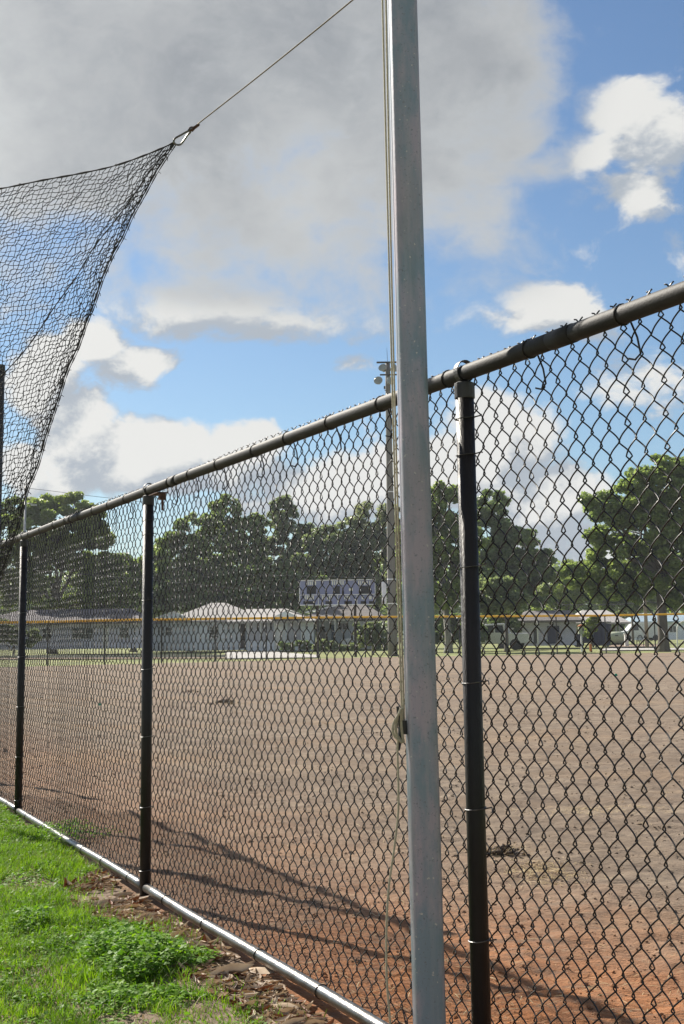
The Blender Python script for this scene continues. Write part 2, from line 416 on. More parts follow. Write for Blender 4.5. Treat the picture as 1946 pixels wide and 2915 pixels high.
def scatter(name, tv, tf, pos, rz, tilt, taz, sc, mats, parent=None, smooth=False):
    tv = np.array(tv, float); tf = np.array(tf, int); n = len(pos)
    Rm = rots(rz, tilt, taz)
    sc = np.asarray(sc, float)
    if sc.ndim == 1: sc = np.repeat(sc[:, None], 3, 1)
    V = np.einsum('nij,nkj->nki', Rm, tv[None] * sc[:, None, :]) + np.asarray(pos)[:, None, :]
    F = (tf[None] + (np.arange(n) * len(tv))[:, None, None]).reshape(-1, tf.shape[1])
    return np_mesh(name, V.reshape(-1, 3), F, mats, parent, smooth)


# ------------------------------------------------------------------ fence frame of reference
FP = 1.738
vd = ray(-745, 1829); vd[2] = 0; vd /= np.linalg.norm(vd)
FN = np.array([vd[1], -vd[0], 0.0])      # away from the camera, over the field
FD = -vd                                 # along the fence, towards the right of the photo
def F3(u, z, off=0.0):
    return FN * (FP + off) + FD * u + np.array([0, 0, z])
def u_at(px, py):
    r = ray(px, py); P = r * (FP / (FN @ r)); return float(FD @ P)
ZTOP, ZBOT = 1.83, 0.045
FANG = math.atan2(FD[1], FD[0])

# ------------------------------------------------------------------ ground
gb = MB().add([(-600, -200, -.05), (600, -200, -.05), (600, 1500, -.05), (-600, 1500, -.05)], [(0, 1, 2, 3)])
mt, t, b = new_mat('grass_ground'); tcn = t.n('ShaderNodeTexCoord').outputs['Object']
c = t.mix(t.mapr(t.noise(tcn, .25, 8, .65), .35, .65), (.15, .19, .045), (.26, .26, .09))
c = t.mix(t.mapr(t.noise(tcn, .9, 5, .6), .58, .7), c, (.27, .20, .12))
t.l(c, b.inputs['Base Color']); b.inputs['Roughness'].default_value = 1
tag(gb.build('ground', mt), kind='structure')

# infield dirt, one view-adaptive sheet with real relief
def far_edge(X):
    """distance of the outfield fence at lateral position X"""
    return np.interp(X, FX, FY)
far_px = [(-150, 60.5), (136, 63.0), (612, 67.5), (1036, 75.0), (1861, 77.5), (2150, 78.5)]
FX = np.array([at(a, 1800, b_)[0] for a, b_ in far_px]); FY = np.array([b_ for a, b_ in far_px])
NR, NC = 520, 330
rows = 3.2 * (79.0 / 3.2) ** (np.linspace(0, 1, NR))
uu = np.linspace(-1, 1, NC)
Yg = np.repeat(rows[:, None], NC, 1); Xg = uu[None] * (1.8 + .30 * Yg)
pg = Xg * FN[0] + Yg * FN[1]
amp = np.clip(1.25 - Yg / 60, .3, 1.2)
Hh = .050 * fbm(Xg * 1.3, Yg * 2.2, 3) + .040 * fbm(Xg * 5 + 9, Yg * 9, 4) + .022 * fbm(Xg * 22, Yg * 30, 3)
Hh = Hh * amp + .015 * np.maximum(0, fbm(Xg * 9 + 40, Yg * 14 + 3, 2)) 
Hh += (.005 * np.sin(pg * 26 + 9 * fbm(Xg * .8, Yg * .8, 2)) + .012 * fbm(Xg * .9 + 3, Yg * 7.5, 3)) * np.clip(fbm(Xg * .5 + 8, Yg * .5, 2) * 4 + .6, 0, 1.3)
Hh *= np.clip((pg - FP - .0) / .5, .35, 1)
Hh = np.clip(Hh, -.035, .06) + .004
Hh -= .008 * (pg < FP + .25)
Vg = np.stack([Xg, Yg, Hh], -1).reshape(-1, 3)
idx = np.arange(NR * NC).reshape(NR, NC)
Fg = np.stack([idx[:-1, :-1], idx[:-1, 1:], idx[1:, 1:], idx[1:, :-1]], -1).reshape(-1, 4)
ctr = Vg[Fg].mean(1); pc = ctr[:, 0] * FN[0] + ctr[:, 1] * FN[1]
fe = far_edge(ctr[:, 0]) - 1.3 + 1.2 * fbm(ctr[:, 0] * .3, ctr[:, 0] * 0 + 2, 3)
keep = (pc > FP - .03) & (ctr[:, 1] < fe)
Fg = Fg[keep]
used = np.unique(Fg); remap = -np.ones(len(Vg), int); remap[used] = np.arange(len(used))
mt, t, b = new_mat('infield_dirt'); tcn = t.n('ShaderNodeTexCoord').outputs['Object']
sx, sy, sz_ = t.sep(tcn)[:3]
pdist = t.math('ADD', t.math('MULTIPLY', sx, float(FN[0])), t.math('MULTIPLY', sy, float(FN[1])))
nz = t.noise(tcn, 1.6, 5, .6)
band = t.mapr(t.math('ADD', pdist, t.math('MULTIPLY', t.math('SUBTRACT', nz, .5), 1.6)), 2.1, 4.2, 1, 0, 'SMOOTHSTEP')
flat = t.vmath('MULTIPLY', tcn, (1, 2.2, 1))
n1 = t.mapr(t.noise(flat, .55, 6, .6), .35, .65)
base = t.mix(n1, (.205, .152, .110), (.32, .255, .19))
base = t.mix(t.mapr(t.noise(flat, 3.3, 6, .65), .42, .66), base, (.165, .128, .10))
base = t.mix(t.math('MULTIPLY', t.mapr(t.noise(flat, .22, 3, .6), .5, .7), .6), base, (.31, .215, .135))
udist = t.math('ADD', t.math('MULTIPLY', sx, float(FD[0])), t.math('MULTIPLY', sy, float(FD[1])))
band = t.math('MULTIPLY', band, t.mapr(t.math('ADD', udist, t.math('MULTIPLY', nz, 1.5)), -6.0, -3.6, .35, 1.0, 'SMOOTHSTEP'))
clay = t.mix(t.mapr(t.noise(tcn, 4.5, 6, .65), .35, .65), (.40, .17, .07), (.29, .13, .062))
clay = t.mix(t.mapr(t.noise(tcn, 20, 4, .65), .56, .7), clay, (.34, .20, .12))
c = t.mix(band, base, clay)
c = t.mix(t.math('MULTIPLY', t.mapr(t.noise(t.vmath('MULTIPLY', tcn, (1, 4.5, 1)), 2.6, 7, .7), .5, .64), .6), c, (.15, .112, .085))
c = t.mix(t.mapr(t.noise(flat, 34, 4, .7), .62, .74), c, (.14, .10, .075))
c = t.mix(t.mapr(t.noise(flat, 55, 3, .7), .66, .72), c, (.50, .40, .28))
t.l(c, b.inputs['Base Color']); b.inputs['Roughness'].default_value = .95; b.inputs['Specular IOR Level'].default_value = .15
bn = t.n('ShaderNodeBump'); bn.inputs['Strength'].default_value = 1.0; bn.inputs['Distance'].default_value = .035
hn = t.math('ADD', t.noise(flat, 7, 6, .7), t.math('MULTIPLY', t.noise(flat, 45, 4, .7), .35))
t.l(hn, bn.inputs['Height']); t.l(bn.outputs[0], b.inputs['Normal'])
M['dirt'] = mt
tag(np_mesh('infield_dirt', Vg[used], remap[Fg], M['dirt'], smooth=True), kind='structure')

# near soil strip on the camera side of the fence
mt, t, b = new_mat('leafy_soil'); tcn = t.n('ShaderNodeTexCoord').outputs['Object']
c = t.mix(t.mapr(t.noise(tcn, 6, 6, .65), .35, .65), (.17, .115, .075), (.26, .19, .135))
c = t.mix(t.mapr(t.noise(tcn, 60, 4, .65), .55, .68), c, (.09, .06, .04))
t.l(c, b.inputs['Base Color']); b.inputs['Roughness'].default_value = .97
bn = t.n('ShaderNodeBump'); bn.inputs['Strength'].default_value = 1; bn.inputs['Distance'].default_value = .012
t.l(t.noise(tcn, 28, 6, .7), bn.inputs['Height']); t.l(bn.outputs[0], b.inputs['Normal'])
us = np.linspace(-16, 2, 240); ps = np.linspace(-2.2, FP - .01, 90)
Ug, Pg = np.meshgrid(us, ps, indexing='ij')
XY = Pg[..., None] * FN[None, None] + Ug[..., None] * FD[None, None]
Zs = .05 * fbm(XY[..., 0] * 2, XY[..., 1] * 2, 3) + .03 * fbm(XY[..., 0] * 12, XY[..., 1] * 12, 3) + .002
Zs = np.where(Pg > FP - .25, Zs * .4 - .008, Zs)
Vs = np.stack([XY[..., 0], XY[..., 1], Zs], -1).reshape(-1, 3)
idx = np.arange(len(us) * len(ps)).reshape(len(us), len(ps))
Fs = np.stack([idx[:-1, :-1], idx[1:, :-1], idx[1:, 1:], idx[:-1, 1:]], -1).reshape(-1, 4)
tag(np_mesh('soil', Vs, Fs, mt, smooth=True), kind='structure')
def soil_z(x, y): return .05 * fbm(x * 2, y * 2, 3) + .03 * fbm(x * 12, y * 12, 3) + .002

# far lawn strips, driveway, kerb, path
def strip(name, pxs, zz, material, kind='structure'):
    """a flat sheet through ground pixels, the near edge then the far edge"""
    pts = [gnd(a, b_, zz) for a, b_ in pxs]
    o = MB().add(pts, [tuple(range(len(pts)))]).build(name, material)
    return tag(o, kind=kind)
strip('driveway', [(640, 1874), (900, 1871), (905, 1864), (820, 1858), (760, 1853), (640, 1853)], .012, M['concrete'])
strip('path', [(1700, 1851), (2060, 1848), (2060, 1843.5), (1720, 1845.5)], .012, M['concrete'])
M['bare'] = mat('bare_earth', (.27, .18, .12), (.2, .14, .09), rough=.95, nscale=.5)
strip('bare_earth', [(1725, 1843.5), (1870, 1842), (1880, 1834), (1745, 1834)], .008, M['bare'])
strip('lane', [(-200, 1877), (640, 1873.5), (640, 1871), (-200, 1873.5)], .008, M['bare'])
mt = M['concrete']
kb = MB()
for k in range(60):
    a = gnd(-200 + k * 14, 1872.3 - k * .058, 0); a2 = gnd(-200 + (k + 1) * 14 - .6, 1872.3 - (k + 1) * .058, 0)
    cxy = (a + a2) / 2; L = np.linalg.norm(a2 - a)
    kb.box((cxy[0], cxy[1], .03), (L, .18, .17), math.atan2(a2[1] - a[1], a2[0] - a[0]))
tag(kb.build('kerb', mt), kind='structure')

# ------------------------------------------------------------------ chain-link fence (near)
HD = .0705; WD = .0700; NPER = 26
fence = empty('chain_link_fence', F3(0, 0)); fence.rotation_euler = (0, 0, FANG)
tag(fence, 'tall black chain-link fence in the foreground running behind the galvanised pole to the far left', 'fence')
# local frame of the fence: x along FD, y towards -FN (the camera side) -> check handedness
# rotation FANG maps local +x to FD; local +y maps to (-FD.y, FD.x)
LY = np.array([-FD[1], FD[0], 0]); SGN = 1.0 if LY @ FN > 0 else -1.0      # SGN*local y points over the field
def L(u, z, off=0.0): return (u, SGN * off, z)

posts_u = [u_at(67.6, 1550), u_at(422, 1409), u_at(1321, 1085)]
SP = (posts_u[2] - posts_u[0]) / 2
U_LEFT = u_at(0, 1560) - 1.2; U_RIGHT = u_at(1946, 828) + .35
allposts = [posts_u[0] - SP, posts_u[0], posts_u[1], posts_u[2], posts_u[2] + SP]
RP, RT = .0245, .0212
def tie(mb, c, r, ax, tail, wr=.0015):
    """a wire loop about an upright (ax z) or the rail (ax x), with a twisted tail into the mesh"""
    pts = []
    for k in range(15):
        a = -math.pi * .5 + 2 * math.pi * k / 14
        if ax == 'z': pts.append((c[0] + r * math.cos(a), c[1] + r * math.sin(a), c[2] + .003 * math.sin(a)))
        else: pts.append((c[0] + .003 * math.sin(a), c[1] + r * math.cos(a), c[2] + r * math.sin(a)))
    mb.tube(pts, wr, 5)
    mb.tube(tail, wr * 1.3, 5)
def spans(cu): return [cu]
hh_near = [z for z in (1.70, 1.62, 1.32, 1.02, .70, .40, .12)]
for i, u in enumerate(allposts):
    mb = MB(); mb.tube([L(u, -.35), L(u, ZTOP - .045)], RP, 20)
    p = mb.build('line_post', M['black_paint'], fence, smooth=False)
    for q in p.data.polygons: q.use_smooth = len(q.vertices) == 4
    # loop cap: cup over the post end and a strap ring round the rail
    cb = MB(); cb.lathe([(RP + .002, -.050), (RP + .0028, -.048), (RP + .0028, -.016), (RP + .002, -.009), (RP - .008, -.004), (.004, -.003)], 20, (u, 0, ZTOP - .019))
    for k in range(1):
        n_ = 22; rr_ = .0275
        vs = []; fs = []
        for k2 in range(n_):
            a = 2 * math.pi * k2 / n_
            for (dr, dx) in ((0, -.011), (0, .011), (.003, .011), (.003, -.011)):
                vs.append((u + dx, (rr_ + dr) * math.cos(a) * .86, ZTOP + .003 + (rr_ + dr) * math.sin(a)))
        for k2 in range(n_):
            j = (k2 + 1) % n_
            for e in range(4): fs.append((k2 * 4 + e, k2 * 4 + (e + 1) % 4, j * 4 + (e + 1) % 4, j * 4 + e))
        cb.add(vs, fs)
    cp = cb.build('loop_cap', M['cap_paint'], p)
    for q in cp.data.polygons: q.use_smooth = False
    hs = hh_near
    for j, z in enumerate(hs):
        tb = MB(); zz = z + random.uniform(-.015, .015)
        tie(tb, (u, 0, zz), RP + .002, 'z', [(u + RP, SGN * .012, zz), (u + .034, SGN * .028, zz + .004), (u + .045, SGN * .024, zz + random.uniform(-.012, .012))])
        tb.build('wire_tie', M['tie'] if j > 1 else M['cap_paint'], p)
# top rail in lengths that meet in swaged joints, slightly wavy
def rail(name, zc, r, material, u0, u1, wav, seed, seg=.12):
    r0 = np.random.default_rng(seed); n_ = int((u1 - u0) / seg) + 1
    uu_ = np.linspace(u0, u1, n_); pts = [L(a, zc + wav * fbm(np.array([a * .7]), np.array([seed * 1.7]), 2)[0], 0.0) for a in uu_]
    mb = MB(); mb.tube(pts, r, 20)
    o = mb.build(name, material, fence, smooth=True)
    for q in o.data.polygons: q.use_smooth = len(q.vertices) == 4
    return o
joints = [U_LEFT - .3, posts_u[0] + 1.5, posts_u[1] + .45, posts_u[2] + .5, U_RIGHT + 1.2]
for a, b_ in zip(joints[:-1], joints[1:]):
    tr_ = rail('top_rail', ZTOP, RT, M['rail_paint'], a - .02, b_ + .02, .012, 5)
    sb = MB(); sb.tube([L(b_ - .05, ZTOP + .012 * fbm(np.array([b_ * .7]), np.array([5 * 1.7]), 2)[0]), L(b_ + .05, ZTOP + .012 * fbm(np.array([b_ * .7]), np.array([5 * 1.7]), 2)[0])], RT + .0014, 20)
    so_ = sb.build('rail_sleeve', M['rail_paint'], tr_, smooth=False)
    for q in so_.data.polygons: q.use_smooth = len(q.vertices) == 4
    kk = a + .25
    while kk < b_:
        tb = MB(); zc = ZTOP + .012 * fbm(np.array([kk * .7]), np.array([5 * 1.7]), 2)[0]
        dx = -.045
        tie(tb, (kk, 0, zc), RT + .002, 'x', [(kk, SGN * .020, zc - .016), (kk + .012, SGN * .026, zc - .05), (kk + .022, SGN * .026, zc - .088), (kk + .010, SGN * .020, zc - .10), (kk - .006, SGN * .014, zc - .095)], .0019)
        tb.build('wire_tie', M['vinyl'], tr_)
        kk += .40 + random.uniform(-.06, .06)
# bottom rail between the posts
bseq = [U_LEFT] + [q for q in allposts if q > U_LEFT] + [U_RIGHT + .5]
bseq = sorted(set(bseq))
for a, b_ in zip(bseq[:-1], bseq[1:]):
    if b_ - a < .2: continue
    br = rail('bottom_rail', ZBOT, RT * .96, M['galv_bright'], a + .03, b_ - .03, .02, 9)
    kk = a + .35
    while kk < b_ - .1:
        tb = MB(); zc = ZBOT + .02 * fbm(np.array([kk * .7]), np.array([9 * 1.7]), 2)[0]
        tie(tb, (kk, 0, zc), RT + .001, 'x', [(kk, SGN * .02, zc), (kk + .008, SGN * .03, zc + .03), (kk - .004, SGN * .028, zc + .06)], .0016)
        tb.build('wire_tie', M['vinyl'], br); kk += .55 + random.uniform(-.1, .1)
# left-over bent bracket under the rail by the second post
bk = MB(); ub = u_at(447, 1392)
bk.box((ub + .02, -SGN * .0, ZTOP - .034), (.15, .05, .004)).box((ub + .085, 0, ZTOP - .05), (.02, .03, .035))
bk.tube([(ub + .09, 0, ZTOP - .06), (ub + .094, 0, ZTOP - .115)], .006, 8)
bo = bk.build('bent_bracket', M['rust'], fence); tag(bo, 'rusty bent bracket hanging under the top rail')

# the woven wires: each one an object, two shared shapes
MOFF = RT + .0035
def wire_mesh(phase):
    A = WD / 4 + .0062; Bd = .0045; rw = .0019; ns = 14
    pts = []
    th0 = phase * math.pi
    nstep = NPER * ns
    for i in range(nstep + 1):
        th = th0 + 2 * math.pi * i / ns
        z = .010 + HD * (i / ns)
        tri = -2 / math.pi * math.asin(math.cos(th))           # -1 at 0, +1 at pi
        f_ = .88 * tri + .12 * (-math.cos(th))
        pts.append((WD / 4 + A * f_, SGN * (-Bd * math.sin(th)), z))
    # twisted barb above the rail: the right-turning wire meets the left-turning one of the next column
    topx, topy, topz = pts[-1]
    # last point of phase 1 wires sits at the right turn, of phase 0 wires at the left turn
    side = 1 if math.cos(th0 + 2 * math.pi * NPER) < 0 else -1
    cx_ = WD / 2 if side > 0 else 0.0
    for k in range(1, 10):
        a = k / 9 * 2.2 * math.pi
        s_ = 1 if side > 0 else -1
        pts.append((cx_ + s_ * .0022 * math.cos(a), SGN * s_ * .0022 * math.sin(a), topz + .0022 * k))
    pts.append((cx_ + side * .004, SGN * .003 * side, topz + .0235)); pts.append((cx_ + side * .0085, SGN * .006 * side, topz + .0265 + .002 * side))
    mb = MB(); mb.tube(pts, rw, 5)
    me = bpy.data.meshes.new('wire'); me.from_pydata(mb.v, [], mb.f); me.materials.append(M['vinyl'])
    me.polygons.foreach_set('use_smooth', [True] * len(me.polygons)); me.update()
    return me
wmA, wmB = wire_mesh(0), wire_mesh(1)
nw = int((U_RIGHT - U_LEFT) / (WD / 2))
print('wires', nw, 'span', U_LEFT, U_RIGHT, 'posts', posts_u)
for k in range(nw):
    o = bpy.data.objects.new('wire', wmA if k % 2 else wmB); COL.objects.link(o); o.parent = fence
    uk = U_LEFT + k * WD / 2
    o.location = L(uk + random.uniform(-.0007, .0007), .004 * math.sin(k * .07), MOFF + .005 + .005 * math.sin(k * .09) + random.uniform(-.0012, .0012)); o.rotation_euler = (random.uniform(-.0015, .0015), random.uniform(-.0008, .0008), random.uniform(-.06, .06))

# ------------------------------------------------------------------ galvanised pole with cleat
PY = 3.70
pb = at(1184, 1457, PY)
pole = empty('galvanised_pole', (pb[0], pb[1], 0)); pole.rotation_euler = (0, -.0056, R(7.5)); pole.location.x += .0056 * 1.3
tag(pole, 'thick galvanised square steel pole rising in front of the near fence', 'pole')
SQ, CR_ = .0745, .018
pr = []
for cxs, cys, a0 in ((1, 1, 0), (-1, 1, 90), (-1, -1, 180), (1, -1, 270)):
    for k in range(5):
        a = R(a0 + k * 22.5); pr.append((cxs * (SQ / 2 - CR_) + CR_ * math.cos(a), cys * (SQ / 2 - CR_) + CR_ * math.sin(a)))
mb = MB(); nz_ = 26; zs = np.linspace(-.4, 3.02, nz_)
vs = [(a, b_, zz) for zz in zs for a, b_ in pr]; n_ = len(pr)
fs = [(i * n_ + k, i * n_ + (k + 1) % n_, (i + 1) * n_ + (k + 1) % n_, (i + 1) * n_ + k) for i in range(nz_ - 1) for k in range(n_)] + [tuple(range(n_))[::-1], tuple((nz_ - 1) * n_ + k for k in range(n_))]
mb.add(vs, fs); shaft = mb.build('shaft', M['galv'], pole, smooth=True)
for q in shaft.data.polygons: q.use_smooth = len(q.vertices) == 4
MB().box((0, 0, 3.03), (SQ + .006, SQ + .006, .016)).build('end_cap', M['galv'], pole)
# pulley near the top of the pole on its left side
plc = at(1093, -78, PY + .02)
pl_ = MB(); mrot = Matrix.Rotation(R(90), 3, 'X')
pl_.lathe([(.018, -.008), (.026, -.007), (.018, -.002), (.018, .002), (.026, .007), (.018, .008)], 18, (0, 0, 0), mrot)
pl_.box((.006, 0, .0), (.012, .03, .075)).box((.016, 0, .03), (.03, .02, .008))
plv = Vector(plc) - Vector((pb[0], pb[1], 0)); plv.rotate(Matrix.Rotation(-R(6), 3, 'Z'))
po_ = pl_.build('pulley', M['dark_metal'], pole); po_.location = plv
# cleat (local coords of the pole)
zc1 = at(1140, 2070, PY)[2]
def loc_pole(px, py, dy=0.0):
    v = Vector(at(px, py, PY + dy)) - Vector((pb[0], pb[1], 0)); v.rotate(Matrix.Rotation(-R(6), 3, 'Z')); return v
cl = MB(); xs = -SQ / 2
cl.tube([(xs - .022, .004, zc1 + .052), (xs - .018, .004, zc1 + .03), (xs - .014, .004, zc1), (xs - .018, .004, zc1 - .03), (xs - .022, .004, zc1 - .056)], [.0035, .006, .007, .006, .0035], 8)
cl.box((xs - .007, .004, zc1), (.014, .012, .034))
cl.build('cleat', M['board_black'], pole, smooth=False)

# halyard: two falls down the pole, coil on the cleat, loose tail
def px_path(lst, Y): return [at(a, b_, Y) for a, b_ in lst]
def smooth_path(P, n=8):
    P = [Vector(p) for p in P]; out = []
    for i in range(len(P) - 1):
        p0, p1, p2, p3 = P[max(i - 1, 0)], P[i], P[i + 1], P[min(i + 2, len(P) - 1)]
        for k in range(n):
            t_ = k / n
            out.append(.5 * ((2 * p1) + (-p0 + p2) * t_ + (2 * p0 - 5 * p1 + 4 * p2 - p3) * t_ ** 2 + (-p0 + 3 * p1 - 3 * p2 + p3) * t_ ** 3))
    out.append(P[-1]); return out
haly = empty('halyard_rope', pb * np.array([1, 1, 0]))
tag(haly, 'cream rope down the left side of the galvanised pole, wound on its cleat', 'rope')
def on(o, par): o.parent = par; o.matrix_parent_inverse = Matrix.Translation(-Vector(par.location)); return o
h1 = MB(); h1.tube(smooth_path(px_path([(1087, -78), (1088, 0), (1103, 600), (1116, 1100), (1131, 1650), (1142, 1980), (1145, 2050)], PY - .012), 4), .0024, 8)
on(h1.build('rope_fall', M['rope'], smooth=True), haly)
h2 = MB(); h2.tube(smooth_path(px_path([(1099, -78), (1098, 0), (1110, 600), (1122, 1100), (1138, 1650), (1148, 1980), (1149, 2060)], PY + .006), 4), .0024, 8)
on(h2.build('rope_fall', M['rope'], smooth=True), haly)
def wrap(pts, Y, r): 
    w_ = MB(); w_.tube(smooth_path([at(a, b_, Y + d) for a, b_, d in pts], 8), r, 8); return on(w_.build('rope_wrap', M['rope'], smooth=True), haly)
wrap([(1146, 2018, -.012), (1139, 2021, -.016), (1135, 2032, -.018), (1123, 2052, -.02), (1117, 2075, -.02), (1122, 2094, -.018), (1136, 2108, -.016), (1144, 2114, -.012)], PY, .0034)
wrap([(1143, 2019, -.004), (1141, 2040, -.008), (1143, 2075, -.01), (1146, 2100, -.01), (1149, 2113, -.006)], PY, .0034)
wrap([(1141, 2022, .004), (1131, 2045, -.008), (1126, 2066, -.012), (1128, 2088, -.012), (1139, 2106, -.010), (1146, 2112, -.004)], PY, .0034)
tl = MB(); tl.tube(smooth_path([at(a, b_, PY + d) for a, b_, d in [(1134, 2100, -.01), (1131, 2130, -.01), (1133, 2220, -.012), (1133, 2310, -.012), (1121, 2420, -.014), (1108, 2510, -.015), (1101, 2600, -.015), (1099, 2700, -.016), (1101, 2800, -.016), (1110, 2910, -.016), (1114, 3010, -.016)]], 5), .0027, 8)
on(tl.build('rope_tail', M['rope'], smooth=True), haly)

# ------------------------------------------------------------------ net, carabiner, rope
YC = 5.0
edgeT = [(497, 405, 0), (424, 437, .05), (325, 472, .12), (226, 494, .2), (121, 513, .28), (0, 537, .38), (-120, 553, .5), (-260, 562, .62)]
edgeR = [(497, 407, 0), (446, 485, .03), (408, 555, .06), (376, 612, .09), (347, 676, .12), (319, 727, .15), (290, 794, .18), (268, 861, .2), (245, 918, .23), (220, 989, .26), (191, 1052, .29), (169, 1122, .32), (150, 1180, .35), (131, 1237, .37), (105, 1327, .41), (76, 1397, .44), (54, 1486, .48), (33, 1548, .5), (18, 1590, .52), (0, 1640, .55), (-45, 1760, .6)]
def resample(lst, n):
    P = np.array([at(a, b_, YC + d) for a, b_, d in lst]); s_ = np.concatenate([[0], np.cumsum(np.linalg.norm(np.diff(P, axis=0), axis=1))])
    return P, s_
PT, sT = resample(edgeT, 0); PR_, sR = resample(edgeR, 0)
def cv(P, s_, q): return np.stack([np.interp(q, s_, P[:, k]) for k in range(3)], -1)
# columns bunch up towards the free edge
ci = np.concatenate([[0], np.cumsum(np.clip(.0035 + .0010 * np.arange(120), .0035, .023))]); ci = ci[ci < sT[-1]]
rj = np.concatenate([[0], np.cumsum(np.full(110, .0215) + rng.uniform(-.002, .002, 110))]); rj = rj[rj < sR[-1]]
NI, NJ = len(ci), len(rj)
G = np.zeros((NI, NJ, 3)); C0 = PT[0]
for j in range(NJ):
    s2 = np.clip(rj[j] / .30, 0.0, 1.0) ** .7                 # cords gather at the corner
    shrink = .35 + .65 * s2
    TT = (cv(PT, sT, ci) - C0) * (1 - .42 * (j / NJ) ** 1.5)
    G[:, j] = cv(PR_, sR, np.array([rj[j]]))[0] + TT
    fan = np.clip(ci / .5, 0, 1)
# wobble and sag, growing away from the border cords
for k in range(3):
    nn = fbm(np.repeat(np.arange(NI)[:, None] * .33 + 7 * k, NJ, 1), np.repeat(np.arange(NJ)[None] * .45 + 31 * k, NI, 0), 3)
    G[..., k] += nn * .020 * np.clip(np.arange(NI)[:, None] / 5, 0, 1) * np.clip(np.arange(NJ)[None] / 3, 0, 1)
nrm = rng.normal(0, .0022, (NI, NJ, 3)); G[1:, 1:] += nrm[1:, 1:]
net = empty('backstop_net', C0)
tag(net, 'black knotted net hanging from a carabiner at its gathered corner, upper left', 'net')
nb = MB()
def slack(a, b_, k): 
    md = (a + b_) / 2 + rng.normal(0, .0030, 3); return [a, md, b_]
for i in range(1, NI):
    P = []
    for j in range(NJ - 1): P += slack(G[i, j], G[i, j + 1], 0)[:2]
    P.append(G[i, -1]); nb.tube(P, .0013, 4, cap=False)
for j in range(1, NJ):
    P = []
    for i in range(NI - 1): P += slack(G[i, j], G[i + 1, j], 0)[:2]
    P.append(G[-1, j]); nb.tube(P, .0013, 4, cap=False)
on(nb.build('netting', M['net']), net)
ov = np.array([(1, 0, 0), (-1, 0, 0), (0, 1, 0), (0, -1, 0), (0, 0, 1), (0, 0, -1)], float); of = [(0, 2, 4), (2, 1, 4), (1, 3, 4), (3, 0, 4), (2, 0, 5), (1, 2, 5), (3, 1, 5), (0, 3, 5)]
KN = G[1:, 1:].reshape(-1, 3); nk = len(KN)
on(scatter('knots', ov, of, KN, rng.uniform(0, 6, nk), rng.uniform(0, 3, nk), rng.uniform(0, 6, nk), rng.uniform(.0026, .0042, nk), M['net']), net)
def rough_cord(P, r, name, fr=18):
    P = smooth_path(P, 6); rr = [r * (1 + .35 * math.sin(i * 1.9) + random.uniform(-.15, .15)) for i in range(len(P))]
    c_ = MB(); c_.tube(P, rr, 7)
    for i in range(3, len(P) - 3, max(3, len(P) // fr)):
        d_ = Vector((random.uniform(-1, 1), random.uniform(-1, 1), random.uniform(-1, 1))).normalized() * .012
        c_.tube([P[i], P[i] + d_ * .6, P[i] + d_ * 1.1 + Vector((0, 0, -.003))], .0012, 4)
    return on(c_.build(name, M['net'], smooth=True), net)
rough_cord(list(PT), .0032, 'border_cord')
rough_cord(list(PR_), .0025, 'border_cord')
rough_cord([q + np.array([.004, .006, -.004]) for q in PR_], .0018, 'border_cord', 40)
sm = [at(a, b_, YC + d) for a, b_, d in [(497, 407, 0), (440, 470, .03), (390, 540, .06), (330, 625, .1), (270, 700, .15), (215, 790, .2), (150, 880, .27), (80, 985, .34), (0, 1075, .42), (-60, 1140, .5)]]
rough_cord(sm, .0022, 'seam_cord', 26)

cr = empty('carabiner', at(530, 385, YC)); tag(cr, 'dark steel carabiner holding the corner of the net to the rope', 'carabiner')
loop = smooth_path([at(a, b_, YC + d) for a, b_, d in [(541, 371, 0), (531, 375, -.004), (515, 384, -.006), (498, 394, -.006), (494, 404, -.004), (500, 411, 0), (511, 412, .004), (519, 405, .006), (533, 385, .006), (541, 377, .004)]], 6)
c_ = MB(); c_.tube(loop, .0038, 8, closed=True); on(c_.build('hook', M['steel'], smooth=True), cr)
c_ = MB(); c_.tube([at(536, 372, YC - .003), at(545, 366, YC - .003)], .0062, 10); on(c_.build('gate_nut', M['steel'], smooth=False), cr)
rp = empty('net_rope', at(545, 368, YC)); tag(rp, 'thin taut rope from the carabiner up to the head of the galvanised pole', 'rope')
c_ = MB(); p_end = at(1093, -74, PY - .0)
p_st = at(562, 353, YC)
c_.tube(smooth_path([p_st, p_st * .66 + p_end * .34 + np.array([0, 0, -.004]), p_st * .33 + p_end * .67 + np.array([0, 0, -.004]), p_end], 8), .0024, 8); on(c_.build('rope_line', M['dark_rope'], smooth=True), rp)
c_ = MB(); kp = [at(a, b_, YC + d) for a, b_, d in [(563, 352, 0), (566, 356, 0), (556, 364, 0), (545, 372, -.006), (538, 368, -.006), (541, 363, .004), (549, 362, .006), (551, 369, .004), (546, 373, -.005), (548, 364, -.006), (556, 359, 0), (562, 354, 0)]]
c_.tube(smooth_path(kp, 5), .0030, 7); on(c_.build('knot', M['rust'], smooth=True), rp)

# second net post at the left edge
npz = at(-3, 1045, 8.9)
np_ = empty('net_post', (npz[0] - .0, npz[1], 0)); tag(np_, 'dark round post standing behind the net at the left edge', 'post')
mb = MB(); mb.tube([(0, 0, -.2), (0, 0, npz[2])], .036, 18); o = mb.build('shaft', M['cap_paint'], np_)
for q in o.data.polygons: q.use_smooth = len(q.vertices) == 4
mb = MB(); mb.lathe([(.038, -.03), (.038, .004), (.03, .014), (.004, .018)], 18, (0, 0, npz[2])); mb.build('end_cap', M['cap_paint'], np_)

